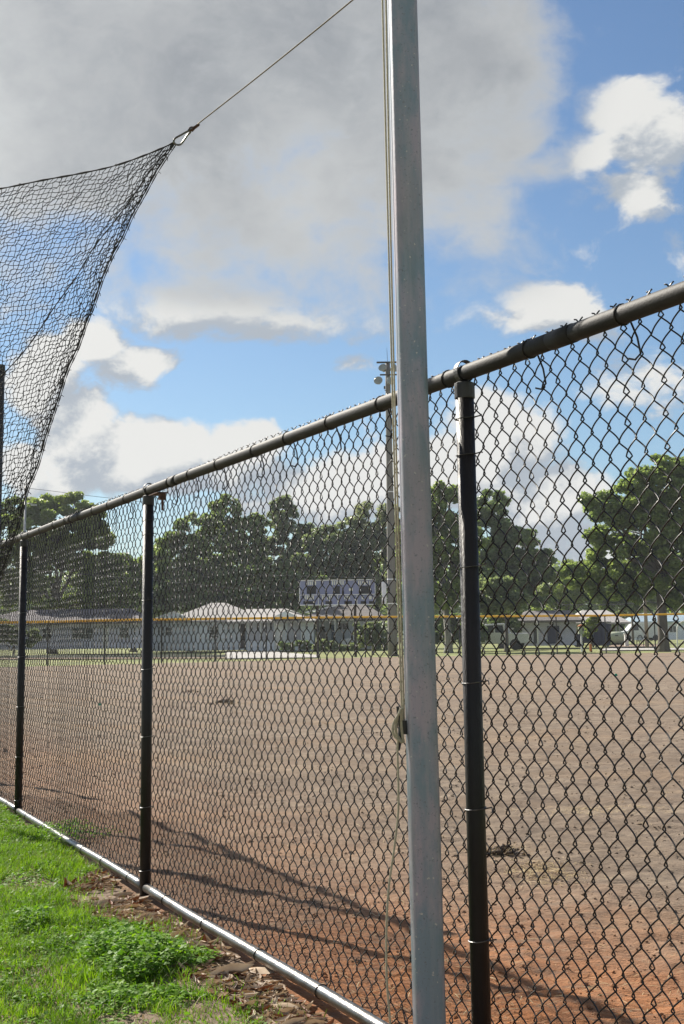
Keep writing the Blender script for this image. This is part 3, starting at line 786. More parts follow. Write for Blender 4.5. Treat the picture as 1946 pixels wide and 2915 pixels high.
# ------------------------------------------------------------------ outfield fence
def far_line(u_px): return None
of_ = empty('outfield_fence', (0, 70, 0)); tag(of_, 'low black outfield fence with a bright yellow top rail across the field', 'fence')
HR = 1.97
railpx = [(-150, 1774), (0, 1772), (136, 1770), (400, 1764), (612, 1761.5), (973, 1757), (1300, 1755), (1700, 1752.5), (1940, 1748), (2100, 1745)]
def far_pt(px): Y = float(np.interp(px, [q[0] for q in far_px], [q[1] for q in far_px])); py = float(np.interp(px, [q[0] for q in railpx], [q[1] for q in railpx])); return at(px, py, Y)
c_ = MB(); c_.tube([far_pt(a) for a in np.linspace(-150, 2100, 46)], .052, 10); o = on(c_.build('yellow_rail', M['yellow'], smooth=True), of_)
ppx = [-20, 136, 298, 460, 612, 757, 905, 1038, 1172, 1306, 1439, 1582, 1721, 1861, 2005]
for a in ppx:
    q = far_pt(a); c_ = MB(); c_.tube([(q[0], q[1], -.1), (q[0], q[1], q[2] - .03)], .034, 8); on(c_.build('fence_post', M['far_post'], smooth=False), of_)
wb = MB(); seq = [far_pt(a) for a in np.linspace(-150, 2100, 220)]
lens = np.concatenate([[0], np.cumsum([np.linalg.norm((seq[i + 1] - seq[i])[:2]) for i in range(len(seq) - 1)])]); SQA = np.array(seq)
def fl(s_, z): return (np.interp(s_, lens, SQA[:, 0]), np.interp(s_, lens, SQA[:, 1]) + .05, z)
s_ = -1.9
while s_ < lens[-1]:
    for sg in (1, -1):
        a, b2 = (s_, s_ + 1.9) if sg > 0 else (s_ + 1.9, s_)
        p0, p1 = fl(a, .02), fl(b2, 1.92); h = .0022
        wb.add([(p0[0] - h, p0[1], p0[2]), (p0[0] + h, p0[1], p0[2]), (p1[0] + h, p1[1], p1[2]), (p1[0] - h, p1[1], p1[2])], [(0, 1, 2, 3)])
    s_ += .078
o = on(wb.build('mesh_wires', M['far_post']), of_); o['kind'] = 'stuff'

# ------------------------------------------------------------------ scoreboard
YS = 78.5
sb = empty('scoreboard', at(958, 1868, YS) * np.array([1, 1, 0])); tag(sb, 'blue-grey scoreboard with black display windows on two brown posts behind the outfield fence', 'scoreboard')
def panel(name, x0, x1, y0, y1, Y, dep, material, parent, extra=0.0):
    a = at(x0, (y0 + y1) / 2, Y); b_ = at(x1, (y0 + y1) / 2, Y); tp = at((x0 + x1) / 2, y0, Y)[2]; bt = at((x0 + x1) / 2, y1, Y)[2]
    c_ = MB(); c_.box(((a[0] + b_[0]) / 2, Y + dep / 2, (tp + bt) / 2), (b_[0] - a[0], dep, tp - bt)); o = c_.build(name, material); return on(o, parent)
BX0, BX1, BY0, BYM, BY1 = 851, 1068, 1651, 1692.5, 1721.5
panel('cabinet', BX0, BX1, BY0, BY1, YS, .28, M['board'], sb)
for x0, x1, y0, y1 in ((BX0, BX1, BY0 - 1, BY0 + 1.2), (BX0, BX1, BYM - .7, BYM + .9), (BX0, BX1, BY1 - 1.2, BY1 + 1), (BX0, BX0 + 2.6, BY0 + 1.3, BYM - .8), (BX0, BX0 + 2.6, BYM + 1, BY1 - 1.3), (BX1 - 1.6, BX1, BY0 + 1.3, BYM - .8), (BX1 - 1.6, BX1, BYM + 1, BY1 - 1.3), (960, 961.6, BYM + 1, BY1 - 1.3), (1015, 1016.6, BYM + 1, BY1 - 1.3), (905, 906.4, BYM + 1, BY1 - 1.3)):
    panel('trim', x0, x1, y0, y1, YS - .05, .05, M['board_trim'], sb)
for x0, x1 in ((873, 899), (953, 967), (1022, 1053)): panel('display_window', x0, x1, 1668, 1690.5, YS - .02, .03, M['board_black'], sb)
for x0, x1 in ((863, 894), (926, 945), (980, 1001), (1026, 1041), (1050, 1062)): panel('display_window', x0, x1, 1711, 1719.5, YS - .02, .03, M['board_black'], sb)
for xs_, y0, y1 in (([870, 875.5, 881, 886.5, 892, 895.5], 1655, 1665.5), ([945, 950.5, 957, 963, 968.5, 974.5], 1654, 1665), ([1019, 1025, 1030.5, 1036, 1043, 1050.5], 1654, 1665.5),
                    ([867, 872.5, 878, 883.5, 889], 1696, 1706.5), ([916, 921, 930, 936, 941], 1695.5, 1706.5), ([979, 983, 988, 992.5], 1695.5, 1706), ([1029, 1033], 1697, 1706), ([1050, 1054], 1697, 1706)):
    for x_ in xs_: panel('white_letter', x_, x_ + random.uniform(2.2, 3.8), y0, y1, YS - .015, .012, M['white_trim'], sb)
panel('white_letter', 993, 1003.5, 1674, 1682, YS - .015, .012, M['white_trim'], sb)
for x_ in (904, 1012):
    q = at(x_, 1868, YS + .1); c_ = MB(); c_.box((q[0], q[1] + .3, at(x_, 1700, YS)[2] / 2 + .0), (.15, .15, at(x_, 1700, YS)[2] + .1)); on(c_.build('post', M['brown_post']), sb)

# ------------------------------------------------------------------ light poles
YL = 79.5
q = at(1118, 1869, YL)
lp = empty('light_pole', (q[0], q[1], 0)); tag(lp, 'tall grey concrete floodlight pole just behind the outfield fence', 'light pole')
zt_ = at(1101, 1034, YL)[2]
topx = at(1103, 1034, YL)[0] - q[0]
c_ = MB(); zz = np.linspace(-.2, zt_, 14)
c_.tube([(topx * max(0, z_) / zt_ * .0, 0, z_) for z_ in zz], [.27 - .135 * max(z_, 0) / zt_ for z_ in zz], 12); o = c_.build('shaft', M['concrete_pole'], lp)
for qf in o.data.polygons: qf.use_smooth = len(qf.vertices) == 4
for z_ in (at(1118, 1649, YL)[2], at(1118, 1718, YL)[2], at(1118, 1400, YL)[2]):
    c_ = MB(); c_.tube([(0, 0, z_ - .03), (0, 0, z_ + .03)], .262 - .135 * z_ / zt_ + .02, 12); c_.build('band', M['board_trim'], lp)
c_ = MB(); zb_ = (at(1096, 1657, YL)[2] + at(1096, 1718, YL)[2]) / 2; c_.box((-.42, 0, zb_), (.24, .3, 1.2)).box((-.27, 0, zb_ + .3), (.12, .06, .06)).box((-.27, 0, zb_ - .3), (.12, .06, .06)); c_.build('control_box', M['board_trim'], lp)
def flood(px, py, yaw, tilt, s=.235, Yd=-.35):
    P = at(px, py, YL + Yd) - np.array([q[0], q[1], 0])
    rm = (Matrix.Rotation(R(yaw), 3, 'Z') @ Matrix.Rotation(R(90 + tilt), 3, 'X'))
    c_ = MB(); c_.lathe([(.05, -.34), (.10, -.30), (.13, -.2), (s * .86, -.06), (s, 0), (s * .98, .02)], 18, P, rm); o = c_.build('floodlight', M['lamp'], lp, smooth=False)
    for qf in o.data.polygons: qf.use_smooth = len(qf.vertices) == 4
    c2 = MB(); c2.lathe([(s * .95, .018), (s * .9, .03), (.02, .034)], 18, P, rm); c2.build('lens', M['lamp_face'], o)
    return o
z1 = at(1093, 1034, YL)[2]; z2 = at(1100, 1069, YL)[2]
c_ = MB(); c_.box((0, -.25, z1), (1.25, .09, .09)).box((0, 0, z1), (.12, .5, .08)); c_.build('crossarm', M['dark_metal'], lp)
c_ = MB(); c_.box((.05, -.25, z2), (1.0, .08, .08)).box((0, 0, z2), (.12, .5, .08)); c_.build('crossarm', M['dark_metal'], lp)
flood(1088, 1046, -25, -28, .24); flood(1076, 1083, -12, -18, .25); flood(1112, 1084, 22, -20, .24); flood(1124, 1047, 55, -15, .24)
c_ = MB(); c_.tube([(0, 0, zt_), (-.02, 0, zt_ + .65)], .012, 5); c_.tube([(-.02, 0, zt_ + .65), (-.03, 0, at(1099, 990, YL)[2])], [.010, .004], 4); c_.build('lightning_rod', M['dark_metal'], lp)
c_ = MB(); c_.box((-.2, -.2, at(1094, 1105, YL)[2]), (.09, .09, .16)); c_.tube([(-.2, -.2, at(1094, 1112, YL)[2]), (0, 0, at(1094, 1116, YL)[2])], .02, 5); c_.build('photo_cell', M['dark_metal'], lp)

q2 = at(69, 1560, 88)
lp2 = empty('street_light', (q2[0], q2[1], 0)); tag(lp2, 'slender pale grey light pole with a small arm in front of the left tree', 'light pole')
zt2 = at(64, 1385, 88)[2]
c_ = MB(); c_.tube([(0, 0, -.2), (0, 0, zt2)], [.10, .065], 10); c_.build('shaft', M['lamp'], lp2, smooth=True)
c_ = MB(); c_.tube([(0, 0, zt2 - 1.1), (.25, -.1, zt2 - 1.05), (.5, -.15, zt2 - 1.12)], .03, 6).box((.55, -.16, zt2 - 1.16), (.34, .16, .09)); c_.build('lamp_arm', M['lamp'], lp2)

# power lines
def cable(pts, label, Y0, Y1, r=.018):
    P = [at(a, b_, Y0 + (Y1 - Y0) * i / (len(pts) - 1)) for i, (a, b_) in enumerate(pts)]
    c_ = MB(); c_.tube(smooth_path(P, 5), r, 5); o = c_.build('power_line', M['cable'], smooth=True); tag(o, label, 'power line'); return o
cable([(-60, 1378), (90, 1391), (260, 1412), (420, 1430)], 'thin power line crossing the sky above the left tree', 92, 92, .014)
cable([(100, 1625), (250, 1636), (560, 1664), (700, 1678), (851, 1688)], 'pale power line sloping down to the left edge of the scoreboard', 84, 80, .02)
cable([(700, 1636), (860, 1640), (1090, 1646)], 'thin cable running level to the floodlight pole above the scoreboard', 82, 79.6, .014)
o = cable([(1600, 1722), (1680, 1722), (1760, 1721), (1838, 1716)], 'pale wire strung to the wooden utility pole on the right', 96, 96, .03)
o = cable([(1843, 1712), (1900, 1722), (2000, 1727)], 'pale wire running right from the wooden utility pole past the big tree', 96, 96, .03)

# ------------------------------------------------------------------ houses
def hull_prism(name, pts_px, Y0, dep, material, parent):
    """an upright outline at its own distance, extruded back by dep"""
    P = [at(a, b_, Y0) for a, b_ in pts_px]; poly = [(p[0], p[2]) for p in P]
    c_ = MB(); c_.prism(poly[::-1], Y0, Y0 + dep, 'y'); return on(c_.build(name, material), parent)
def windowp(parent, x0, x1, y0, y1, Y, nx=2, ny=2, glass='glass', trim='white_trim'):
    w_ = panel('window', x0, x1, y0, y1, Y - .06, .05, M[trim], parent)
    dx, dy = (x1 - x0) / nx, (y1 - y0) / ny
    for i in range(nx):
        for j in range(ny):
            pn = panel('pane', x0 + i * dx + .8, x0 + (i + 1) * dx - .8, y0 + j * dy + .8, y0 + (j + 1) * dy - .8, Y - .075, .02, M[glass], parent)
            pn.parent = w_; pn.matrix_parent_inverse = Matrix.Identity(4)
            pn.location = (0, 0, 0); w_loc = w_.matrix_parent_inverse
            pn.matrix_parent_inverse = Matrix.Identity(4)
    return w_
# window parts keep world coordinates in their meshes, so parents stay at identity:
def house_root(name, label, cat='house'):
    return tag(empty(name, (0, 0, 0)), label, cat)

# house A: pale wall, grey hipped roof
YH = 108
hA = house_root('house', 'single-storey pale blue-white house with grey shingle roof in the middle distance left of the scoreboard')
panel('wall', 432, 704, 1764, 1852, YH, 7, M['white_wall'], hA)
panel('wall', 704, 892, 1768, 1852, YH - .8, 7.5, M['white_wall'], hA)
def hip(parent, name, eave, ridge, Y, dep, over, material):
    (ex0, ex1, ey), (rx0, rx1, ry) = eave, ridge
    a = at(ex0, ey, Y); b_ = at(ex1, ey, Y); z0 = (a[2] + b_[2]) / 2
    r0 = at(rx0, ry, Y + dep / 2); r1 = at(rx1, ry, Y + dep / 2); z1_ = (r0[2] + r1[2]) / 2
    vs = [(a[0], Y - over, z0), (b_[0], Y - over, z0), (b_[0] + .3, Y + dep, z0), (a[0] - .3, Y + dep, z0), (r0[0], Y + dep / 2, z1_), (r1[0], Y + dep / 2, z1_),
          (a[0], Y - over, z0 - .15), (b_[0], Y - over, z0 - .15), (b_[0] + .3, Y + dep, z0 - .15), (a[0] - .3, Y + dep, z0 - .15)]
    fs = [(0, 1, 5, 4), (1, 2, 5), (2, 3, 4, 5), (3, 0, 4), (0, 6, 7, 1), (1, 7, 8, 2), (2, 8, 9, 3), (3, 9, 6, 0), (6, 9, 8, 7)]
    c_ = MB().add(vs, fs); return on(c_.build(name, material), parent)
hip(hA, 'roof', (470, 745, 1766), (600, 642, 1716), YH, 7.5, .5, M['roof'])
hip(hA, 'roof', (640, 905, 1768), (700, 815, 1733), YH - .9, 8, .5, M['roof'])
hull_prism('gable', [(446, 1762), (540, 1764), (495, 1744)], YH - 1.2, 1.6, M['white_wall'], hA)
for pts in ([(438, 1763), (438, 1759), (495, 1739), (495, 1743)], [(495, 1743), (495, 1739), (541, 1763), (538, 1766)]):
    hull_prism('gable_trim', pts, YH - 1.35, .25, M['white_trim'], hA)
hull_prism('gable', [(768, 1761), (862, 1762), (812, 1739)], YH - 1.6, 2, M['white_wall'], hA)
hull_prism('gable_trim', [(812, 1738), (812, 1734), (893, 1758), (890, 1761)], YH - 1.75, .3, M['roof'], hA)
w_ = windowp(hA, 596, 622, 1783, 1817, YH, 2, 4)
windowp(hA, 470, 486, 1786, 1808, YH, 1, 2)
panel('sill', 592, 646, 1818.5, 1821.5, YH - .1, .1, M['white_trim'], hA)
for x0, x1 in ((706, 738), (742, 778), (818, 855)):
    sc_ = panel('porch_screen', x0, x1, 1771, 1824, YH - .86, .05, M['lattice'], hA)
panel('door', 783, 806, 1778, 1846, YH - .87, .06, M['white_trim'], hA)
panel('door', 684, 698, 1776, 1846, YH - .06, .05, M['brown_post'], hA)
for x_ in (704, 740, 780, 808, 857): panel('porch_post', x_, x_ + 3, 1768, 1848, YH - 1.0, .1, M['white_trim'], hA)
# house B at the left, purple-grey roof
YB = 101
hB = house_root('house', 'long low lilac-walled house with purple-grey roof at the far left behind the outfield fence')
panel('wall', -60, 398, 1768, 1848, YB, 7, M['lilac_wall'], hB)
hip(hB, 'roof', (-80, 412, 1771), (60, 372, 1734), YB, 7.5, .7, M['roof_purple'])
windowp(hB, 205, 262, 1788, 1818, YB, 3, 2); windowp(hB, 120, 146, 1790, 1818, YB, 2, 2); windowp(hB, 340, 366, 1788, 1816, YB, 2, 2)
panel('door', 292, 308, 1782, 1846, YB - .06, .05, M['white_trim'], hB)
# house C behind the scoreboard with carport
YCc = 112
hC = house_root('house', 'house with brown-grey roof and white-edged carport partly hidden by the scoreboard posts')
panel('wall', 905, 1075, 1768, 1848, YCc, 6, M['white_wall'], hC)
hip(hC, 'roof', (860, 1100, 1760), (945, 1035, 1716), YCc, 8, .6, M['roof_brown'])
hull_prism('gable_trim', [(868, 1745), (868, 1742), (955, 1722), (958, 1725)], YCc - 1.0, .3, M['white_trim'], hC)
panel('carport_beam', 884, 1014, 1763.5, 1767, YCc - 4, .15, M['white_trim'], hC)
panel('carport_roof', 880, 1018, 1760.5, 1763.3, YCc - 4.1, 4, M['roof_brown'], hC)
for x_ in (905, 952, 1006): panel('carport_post', x_, x_ + 3, 1767.2, 1846, YCc - 4, .1, M['white_trim'], hC)
panel('door', 943, 952, 1778, 1846, YCc - .06, .05, M['blue_door'], hC)
windowp(hC, 962, 985, 1774, 1792, YCc, 2, 1)
panel('dark_opening', 910, 925, 1784, 1840, YCc - .05, .04, M['glass'], hC)
# house D right, in the shade of the trees
YD = 103
hD = house_root('house', 'shaded lilac-white house with dark doorways under the trees right of the near post')
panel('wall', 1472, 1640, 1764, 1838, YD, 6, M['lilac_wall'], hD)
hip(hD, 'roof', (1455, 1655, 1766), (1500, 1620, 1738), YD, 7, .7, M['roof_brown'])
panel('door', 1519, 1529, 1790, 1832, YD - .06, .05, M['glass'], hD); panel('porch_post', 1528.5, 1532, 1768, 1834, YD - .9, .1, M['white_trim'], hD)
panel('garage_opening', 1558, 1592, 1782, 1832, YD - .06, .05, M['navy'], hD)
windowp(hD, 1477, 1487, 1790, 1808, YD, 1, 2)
# house E: grey carport roof at the right
YE = 125
hE = house_root('house', 'grey-roofed house with an open carport behind the navy dumpster')
panel('wall', 1640, 1742, 1774, 1822, YE + 3, 5, M['lattice'], hE)
hip(hE, 'roof', (1636, 1792, 1772), (1655, 1725, 1737), YE, 8, .5, M['roof'])
for x_ in (1715, 1752, 1762): panel('carport_post', x_, x_ + 4, 1772, 1826, YE + .3, .12, M['lattice'], hE)
# house F: white building right edge
YF = 190
hF = house_root('house', 'white building with a pale blue roof at the right edge behind the big tree')
M['blue_roof'] = mat('pale_blue_roof', (.35, .47, .56), (.28, .38, .46), rough=.7, nscale=1)
panel('wall', 1800, 2080, 1766, 1826, YF, 5, M['white_wall'], hF)
hip(hF, 'roof', (1788, 2095, 1768), (1820, 2060, 1745), YF, 8, .5, M['blue_roof'])
windowp(hF, 1905, 1925, 1782, 1800, YF, 2, 1); panel('door', 1882, 1890, 1780, 1822, YF - .06, .05, M['blue_door'], hF)
# arch gate frame
ag = empty('arch_frame', at(1940, 1835, 98) * np.array([1, 1, 0])); tag(ag, 'white tubular arch standing on the lawn at the right edge', 'garden arch')
c_ = MB(); c_.tube(smooth_path([(x_, 0, z_) for x_, z_ in [(-.28, 0), (-.28, 1.0), (-.2, 1.45), (.1, 1.72), (.45, 1.72), (.75, 1.45), (.85, 1.0), (.85, 0)]], 6), .045, 8); c_.build('tube', M['white_trim'], ag, smooth=True)

# ------------------------------------------------------------------ vehicles, bins, small far things
def wheel(parent, x_, y_, r, w=.2):
    c_ = MB(); rm = Matrix.Rotation(R(90), 3, 'X'); c_.lathe([(r * .62, -w / 2), (r * .92, -w / 2), (r, -w * .3), (r, w * .3), (r * .92, w / 2), (r * .62, w / 2)], 18, (x_, y_, r), rm)
    t_ = c_.build('wheel', M['tyre'], parent); c_ = MB(); c_.lathe([(r * .6, -w * .52), (r * .5, -w * .5), (r * .1, -w * .46)], 12, (x_, y_, r), rm); c_.build('rim', M['rim'], t_)
def vehicle(name, label, cat, loc, rz, L_, H_, W_, prof, wins, wx, wr, paint='white_car', sc=1.0):
    v = empty(name, loc, rz); v.scale = (sc, sc, sc); tag(v, label, cat)
    c_ = MB(); n = len(prof); ys = [(-W_ / 2, .90), (-W_ / 2 * .96, 1.0), (W_ / 2 * .96, 1.0), (W_ / 2, .90)]
    cxm = L_ / 2
    vs = []
    for yv, k in ((-W_ / 2, .0), (W_ / 2, .0)):
        vs += [(px_, yv * (1 - max(0, (pz - H_ * .55)) * .12), pz) for px_, pz in prof]
    fs = [tuple(range(n)), tuple(range(n, 2 * n))[::-1]] + [(i, n + i, n + (i + 1) % n, (i + 1) % n) for i in range(n)]
    c_.add(vs, fs); bd = c_.build('body', M[paint], v)
    md = bd.modifiers.new('bevel', 'BEVEL'); md.width = .05; md.segments = 2; md.limit_method = 'ANGLE'; md.angle_limit = R(30)
    for w_ in wins:
        for sgn in (-1, 1):
            c_ = MB(); pts = [(a, sgn * (W_ / 2 * (1 - max(0, b_ - H_ * .55) * .12) + .006), b_) for a, b_ in w_]
            pts2 = [(a, y_ - sgn * .03, b_) for a, y_, b_ in pts]
            k = len(pts); c_.add(pts + pts2, [tuple(range(k)), tuple(range(k, 2 * k))[::-1]] + [(i, (i + 1) % k, k + (i + 1) % k, k + i) for i in range(k)]); c_.build('window', M['glass'], v)
    for x_ in wx:
        for sgn in (-1, 1): wheel(v, x_, sgn * (W_ / 2 - .1), wr)
    return v
van = vehicle('van', 'white panel van parked on the grass in the distance left of the big tree trunk', 'van', at(1758, 1820, 165) * np.array([1, 1, 0]), R(4), 5.2, 2.1, 1.9,
        [(0, .35), (0, .95), (.9, 1.15), (1.6, 1.95), (2.0, 2.1), (5.1, 2.1), (5.2, 1.9), (5.2, .35)], [[(1.1, 1.2), (1.75, 1.85), (2.2, 1.85), (2.2, 1.2)]], (1.0, 4.1), .36)
c_ = MB(); c_.box((5.23, -.7, 1.0), (.04, .14, .35)).box((5.23, .7, 1.0), (.04, .14, .35)); c_.build('tail_lamp', M['tail'], van)
c_ = MB(); c_.box((-.03, 0, .5), (.12, 1.8, .2)); c_.build('bumper', M['dark_metal'], van)
pk = vehicle('pickup_truck', 'white pickup truck parked in the shade just right of the near black post', 'truck', at(1352, 1850, 97) * np.array([1, 1, 0]), R(-14), 4.6, 1.75, 1.85,
        [(0, .4), (0, .95), (1.3, 1.1), (1.75, 1.7), (3.0, 1.75), (3.15, 1.12), (4.6, 1.1), (4.6, .45)], [[(1.5, 1.15), (1.85, 1.6), (2.3, 1.62), (2.3, 1.15)], [(2.4, 1.15), (2.4, 1.62), (2.9, 1.62), (3.0, 1.15)]], (.85, 3.7), .38)
c_ = MB(); c_.box((-.02, -.6, .8), (.04, .3, .16)).box((-.02, .6, .8), (.04, .3, .16)); c_.build('headlight', M['board_trim'], pk)
pk.location.x -= .9
cr2 = vehicle('parked_car', 'white car parked under the carport seen between the scoreboard posts', 'car', at(968, 1832, 109.5) * np.array([1, 1, 0]), R(3), 4.4, 1.45, 1.7,
        [(0, .35), (0, .8), (.9, .92), (1.5, 1.4), (2.9, 1.45), (3.6, .98), (4.4, .9), (4.4, .35)], [[(1.15, .98), (1.6, 1.34), (2.1, 1.36), (2.1, .98)], [(2.2, .98), (2.2, 1.36), (2.8, 1.34), (3.3, .98)]], (.85, 3.5), .32)
c_ = MB(); c_.box((-.02, 0, .45), (.08, 1.6, .16)); c_.build('bumper', M['dark_metal'], cr2)
# low pale-green boat-like skiff / tank in front of the van
tk = empty('pale_tank', at(1755, 1828, 122) * np.array([1, 1, 0])); tk.scale = (.8, .8, .8); tag(tk, 'pale grey-green tank on the ground between the dumpster and the van', 'tank')
c_ = MB(); c_.lathe([(.02, -.95), (.45, -.93), (.62, -.8), (.66, 0), (.62, .8), (.45, .93), (.02, .95)], 16, (0, 0, .72), Matrix.Rotation(R(90), 3, 'Y')); o = c_.build('shell', M['pale_green'], tk, smooth=True)
c_ = MB(); c_.box((-.5, 0, .08), (.2, .9, .2)).box((.5, 0, .08), (.2, .9, .2)); c_.build('cradle', M['dark_metal'], tk)
c_ = MB(); c_.box((-.1, -.66, .98), (.34, .03, .08)); c_.build('dark_plate', M['board_black'], tk)
# dumpster
dq = at(1690, 1838, 106)
dp = empty('dumpster', (dq[0], dq[1], 0)); tag(dp, 'navy blue dumpster with upright ribs beside the leaning sapling', 'dumpster')
wdt = at(1741, 1838, 106)[0] - dq[0]; hgt = at(1715, 1772, 106)[2]
c_ = MB(); c_.prism([(0, .12), (wdt * .93, .12), (wdt, hgt * .93), (wdt * .6, hgt), (.06, hgt * .96)], 0, 1.6, 'y'); c_.build('bin', M['navy'], dp)
for k in range(5):
    c_ = MB(); c_.box((wdt * (.08 + .2 * k), -.035, hgt * .5), (.06, .07, hgt * .78)); c_.build('rib', M['navy'], dp)
c_ = MB(); c_.box((wdt * .5, .8, hgt + .03), (wdt * 1.04, 1.7, .06)); c_.build('lid', M['board_black'], dp)
for x_ in (.2, wdt - .25):
    for y_ in (.2, 1.4):
        c_ = MB(); c_.lathe([(.07, -.03), (.07, .03)], 10, (x_, y_, .06), Matrix.Rotation(R(90), 3, 'X')); c_.build('caster', M['tyre'], dp)
dq = at(1622, 1838, 107); dp = empty('trailer', (dq[0], dq[1], 0)); tag(dp, 'low dark blue open trailer left of the navy dumpster', 'trailer')
w2 = at(1690, 1838, 107)[0] - dq[0]; h2 = at(1650, 1806, 107)[2]
c_ = MB(); c_.box((w2 / 2, .8, .35), (w2, 1.5, .08)).box((w2 / 2, .06, h2 / 2 + .2), (w2, .05, h2 - .35)).box((w2 / 2, 1.54, h2 / 2 + .2), (w2, .05, h2 - .35)).box((.03, .8, h2 / 2 + .2), (.05, 1.4, h2 - .35)); c_.build('bed', M['navy'], dp)
wheel(dp, w2 * .45, .02, .26, .16); wheel(dp, w2 * .45, 1.58, .26, .16)
c_ = MB(); c_.tube([(0, .8, .35), (-.7, .8, .33)], .035, 6); c_.build('drawbar', M['dark_metal'], dp)
# box on a post
bq = at(1656, 1856, 84); bx = empty('post_box', (bq[0], bq[1], 0)); tag(bx, 'pale green box with a dark hole on a white post by the sapling', 'nest box')
c_ = MB(); c_.box((0, 0, at(1656, 1803, 84)[2] / 2), (.09, .09, at(1656, 1803, 84)[2])); c_.build('post', M['white_trim'], bx)
za, zb2 = at(1656, 1805, 84)[2], at(1656, 1783, 84)[2]; c_ = MB(); c_.box((0, 0, (za + zb2) / 2), (.30, .26, zb2 - za)); c_.build('box', M['pale_green'], bx)
c_ = MB(); c_.prism([(-.2, zb2), (.2, zb2), (0, zb2 + .12)], -.18, .18, 'y'); c_.build('roof', M['orange'], bx)
c_ = MB(); c_.box((.09, -.14, (za + zb2) / 2 + .03), (.07, .03, .14)); c_.build('entrance_hole', M['board_black'], bx)
# utility pole, pillars, chair
uq = at(1842, 1842, 97); up_ = empty('utility_pole', (uq[0], uq[1], 0)); tag(up_, 'thin grey wooden utility pole left of the big tree trunk', 'utility pole')
zt3 = at(1836, 1560, 97)[2]; c_ = MB(); c_.tube([(0, 0, -.2), (-.03, 0, zt3)], [.13, .09], 10); c_.build('shaft', M['wood_pole'], up_, smooth=True); c_ = MB(); c_.box((0, 0, zt3 - .5), (1.5, .1, .1)); c_.build('crossarm', M['wood_pole'], up_)
iq = at(1783, 1829, 112); pi_ = empty('gate_pillar', (iq[0], iq[1], 0)); tag(pi_, 'short white pillar in front of the van', 'pillar')
c_ = MB(); c_.box((0, 0, .45), (.28, .28, .9)); c_.build('shaft', M['white_trim'], pi_); c_ = MB(); c_.box((0, 0, .93), (.36, .36, .06)); c_.build('cap', M['white_trim'], pi_)
cq = at(1825, 1831, 106); ch = empty('garden_chair', (cq[0], cq[1], 0), R(10)); tag(ch, 'dark round-backed garden chair on the grass below the van', 'chair')
arc = [(.26 * math.sin(a), .2, .42 + .42 * math.cos(a) ** 2 * (1 if abs(a) < 1.57 else 0)) for a in np.linspace(-1.5, 1.5, 9)]
c_ = MB(); c_.tube([(-.26, .2, .0)] + arc + [(.26, .2, .0)], .03, 6)
for x_ in (-.13, 0, .13): c_.tube([(x_, .2, .42), (x_, .2, .80)], .022, 5)
c_.build('backrest', M['dark_metal'], ch); c_ = MB(); c_.box((0, 0, .42), (.52, .45, .05)); c_.build('seat', M['dark_metal'], ch)
for sx_ in (-.23, .23): c_ = MB(); c_.tube([(sx_, -.2, 0), (sx_, -.2, .42)], .022, 5); c_.build('leg', M['dark_metal'], ch)


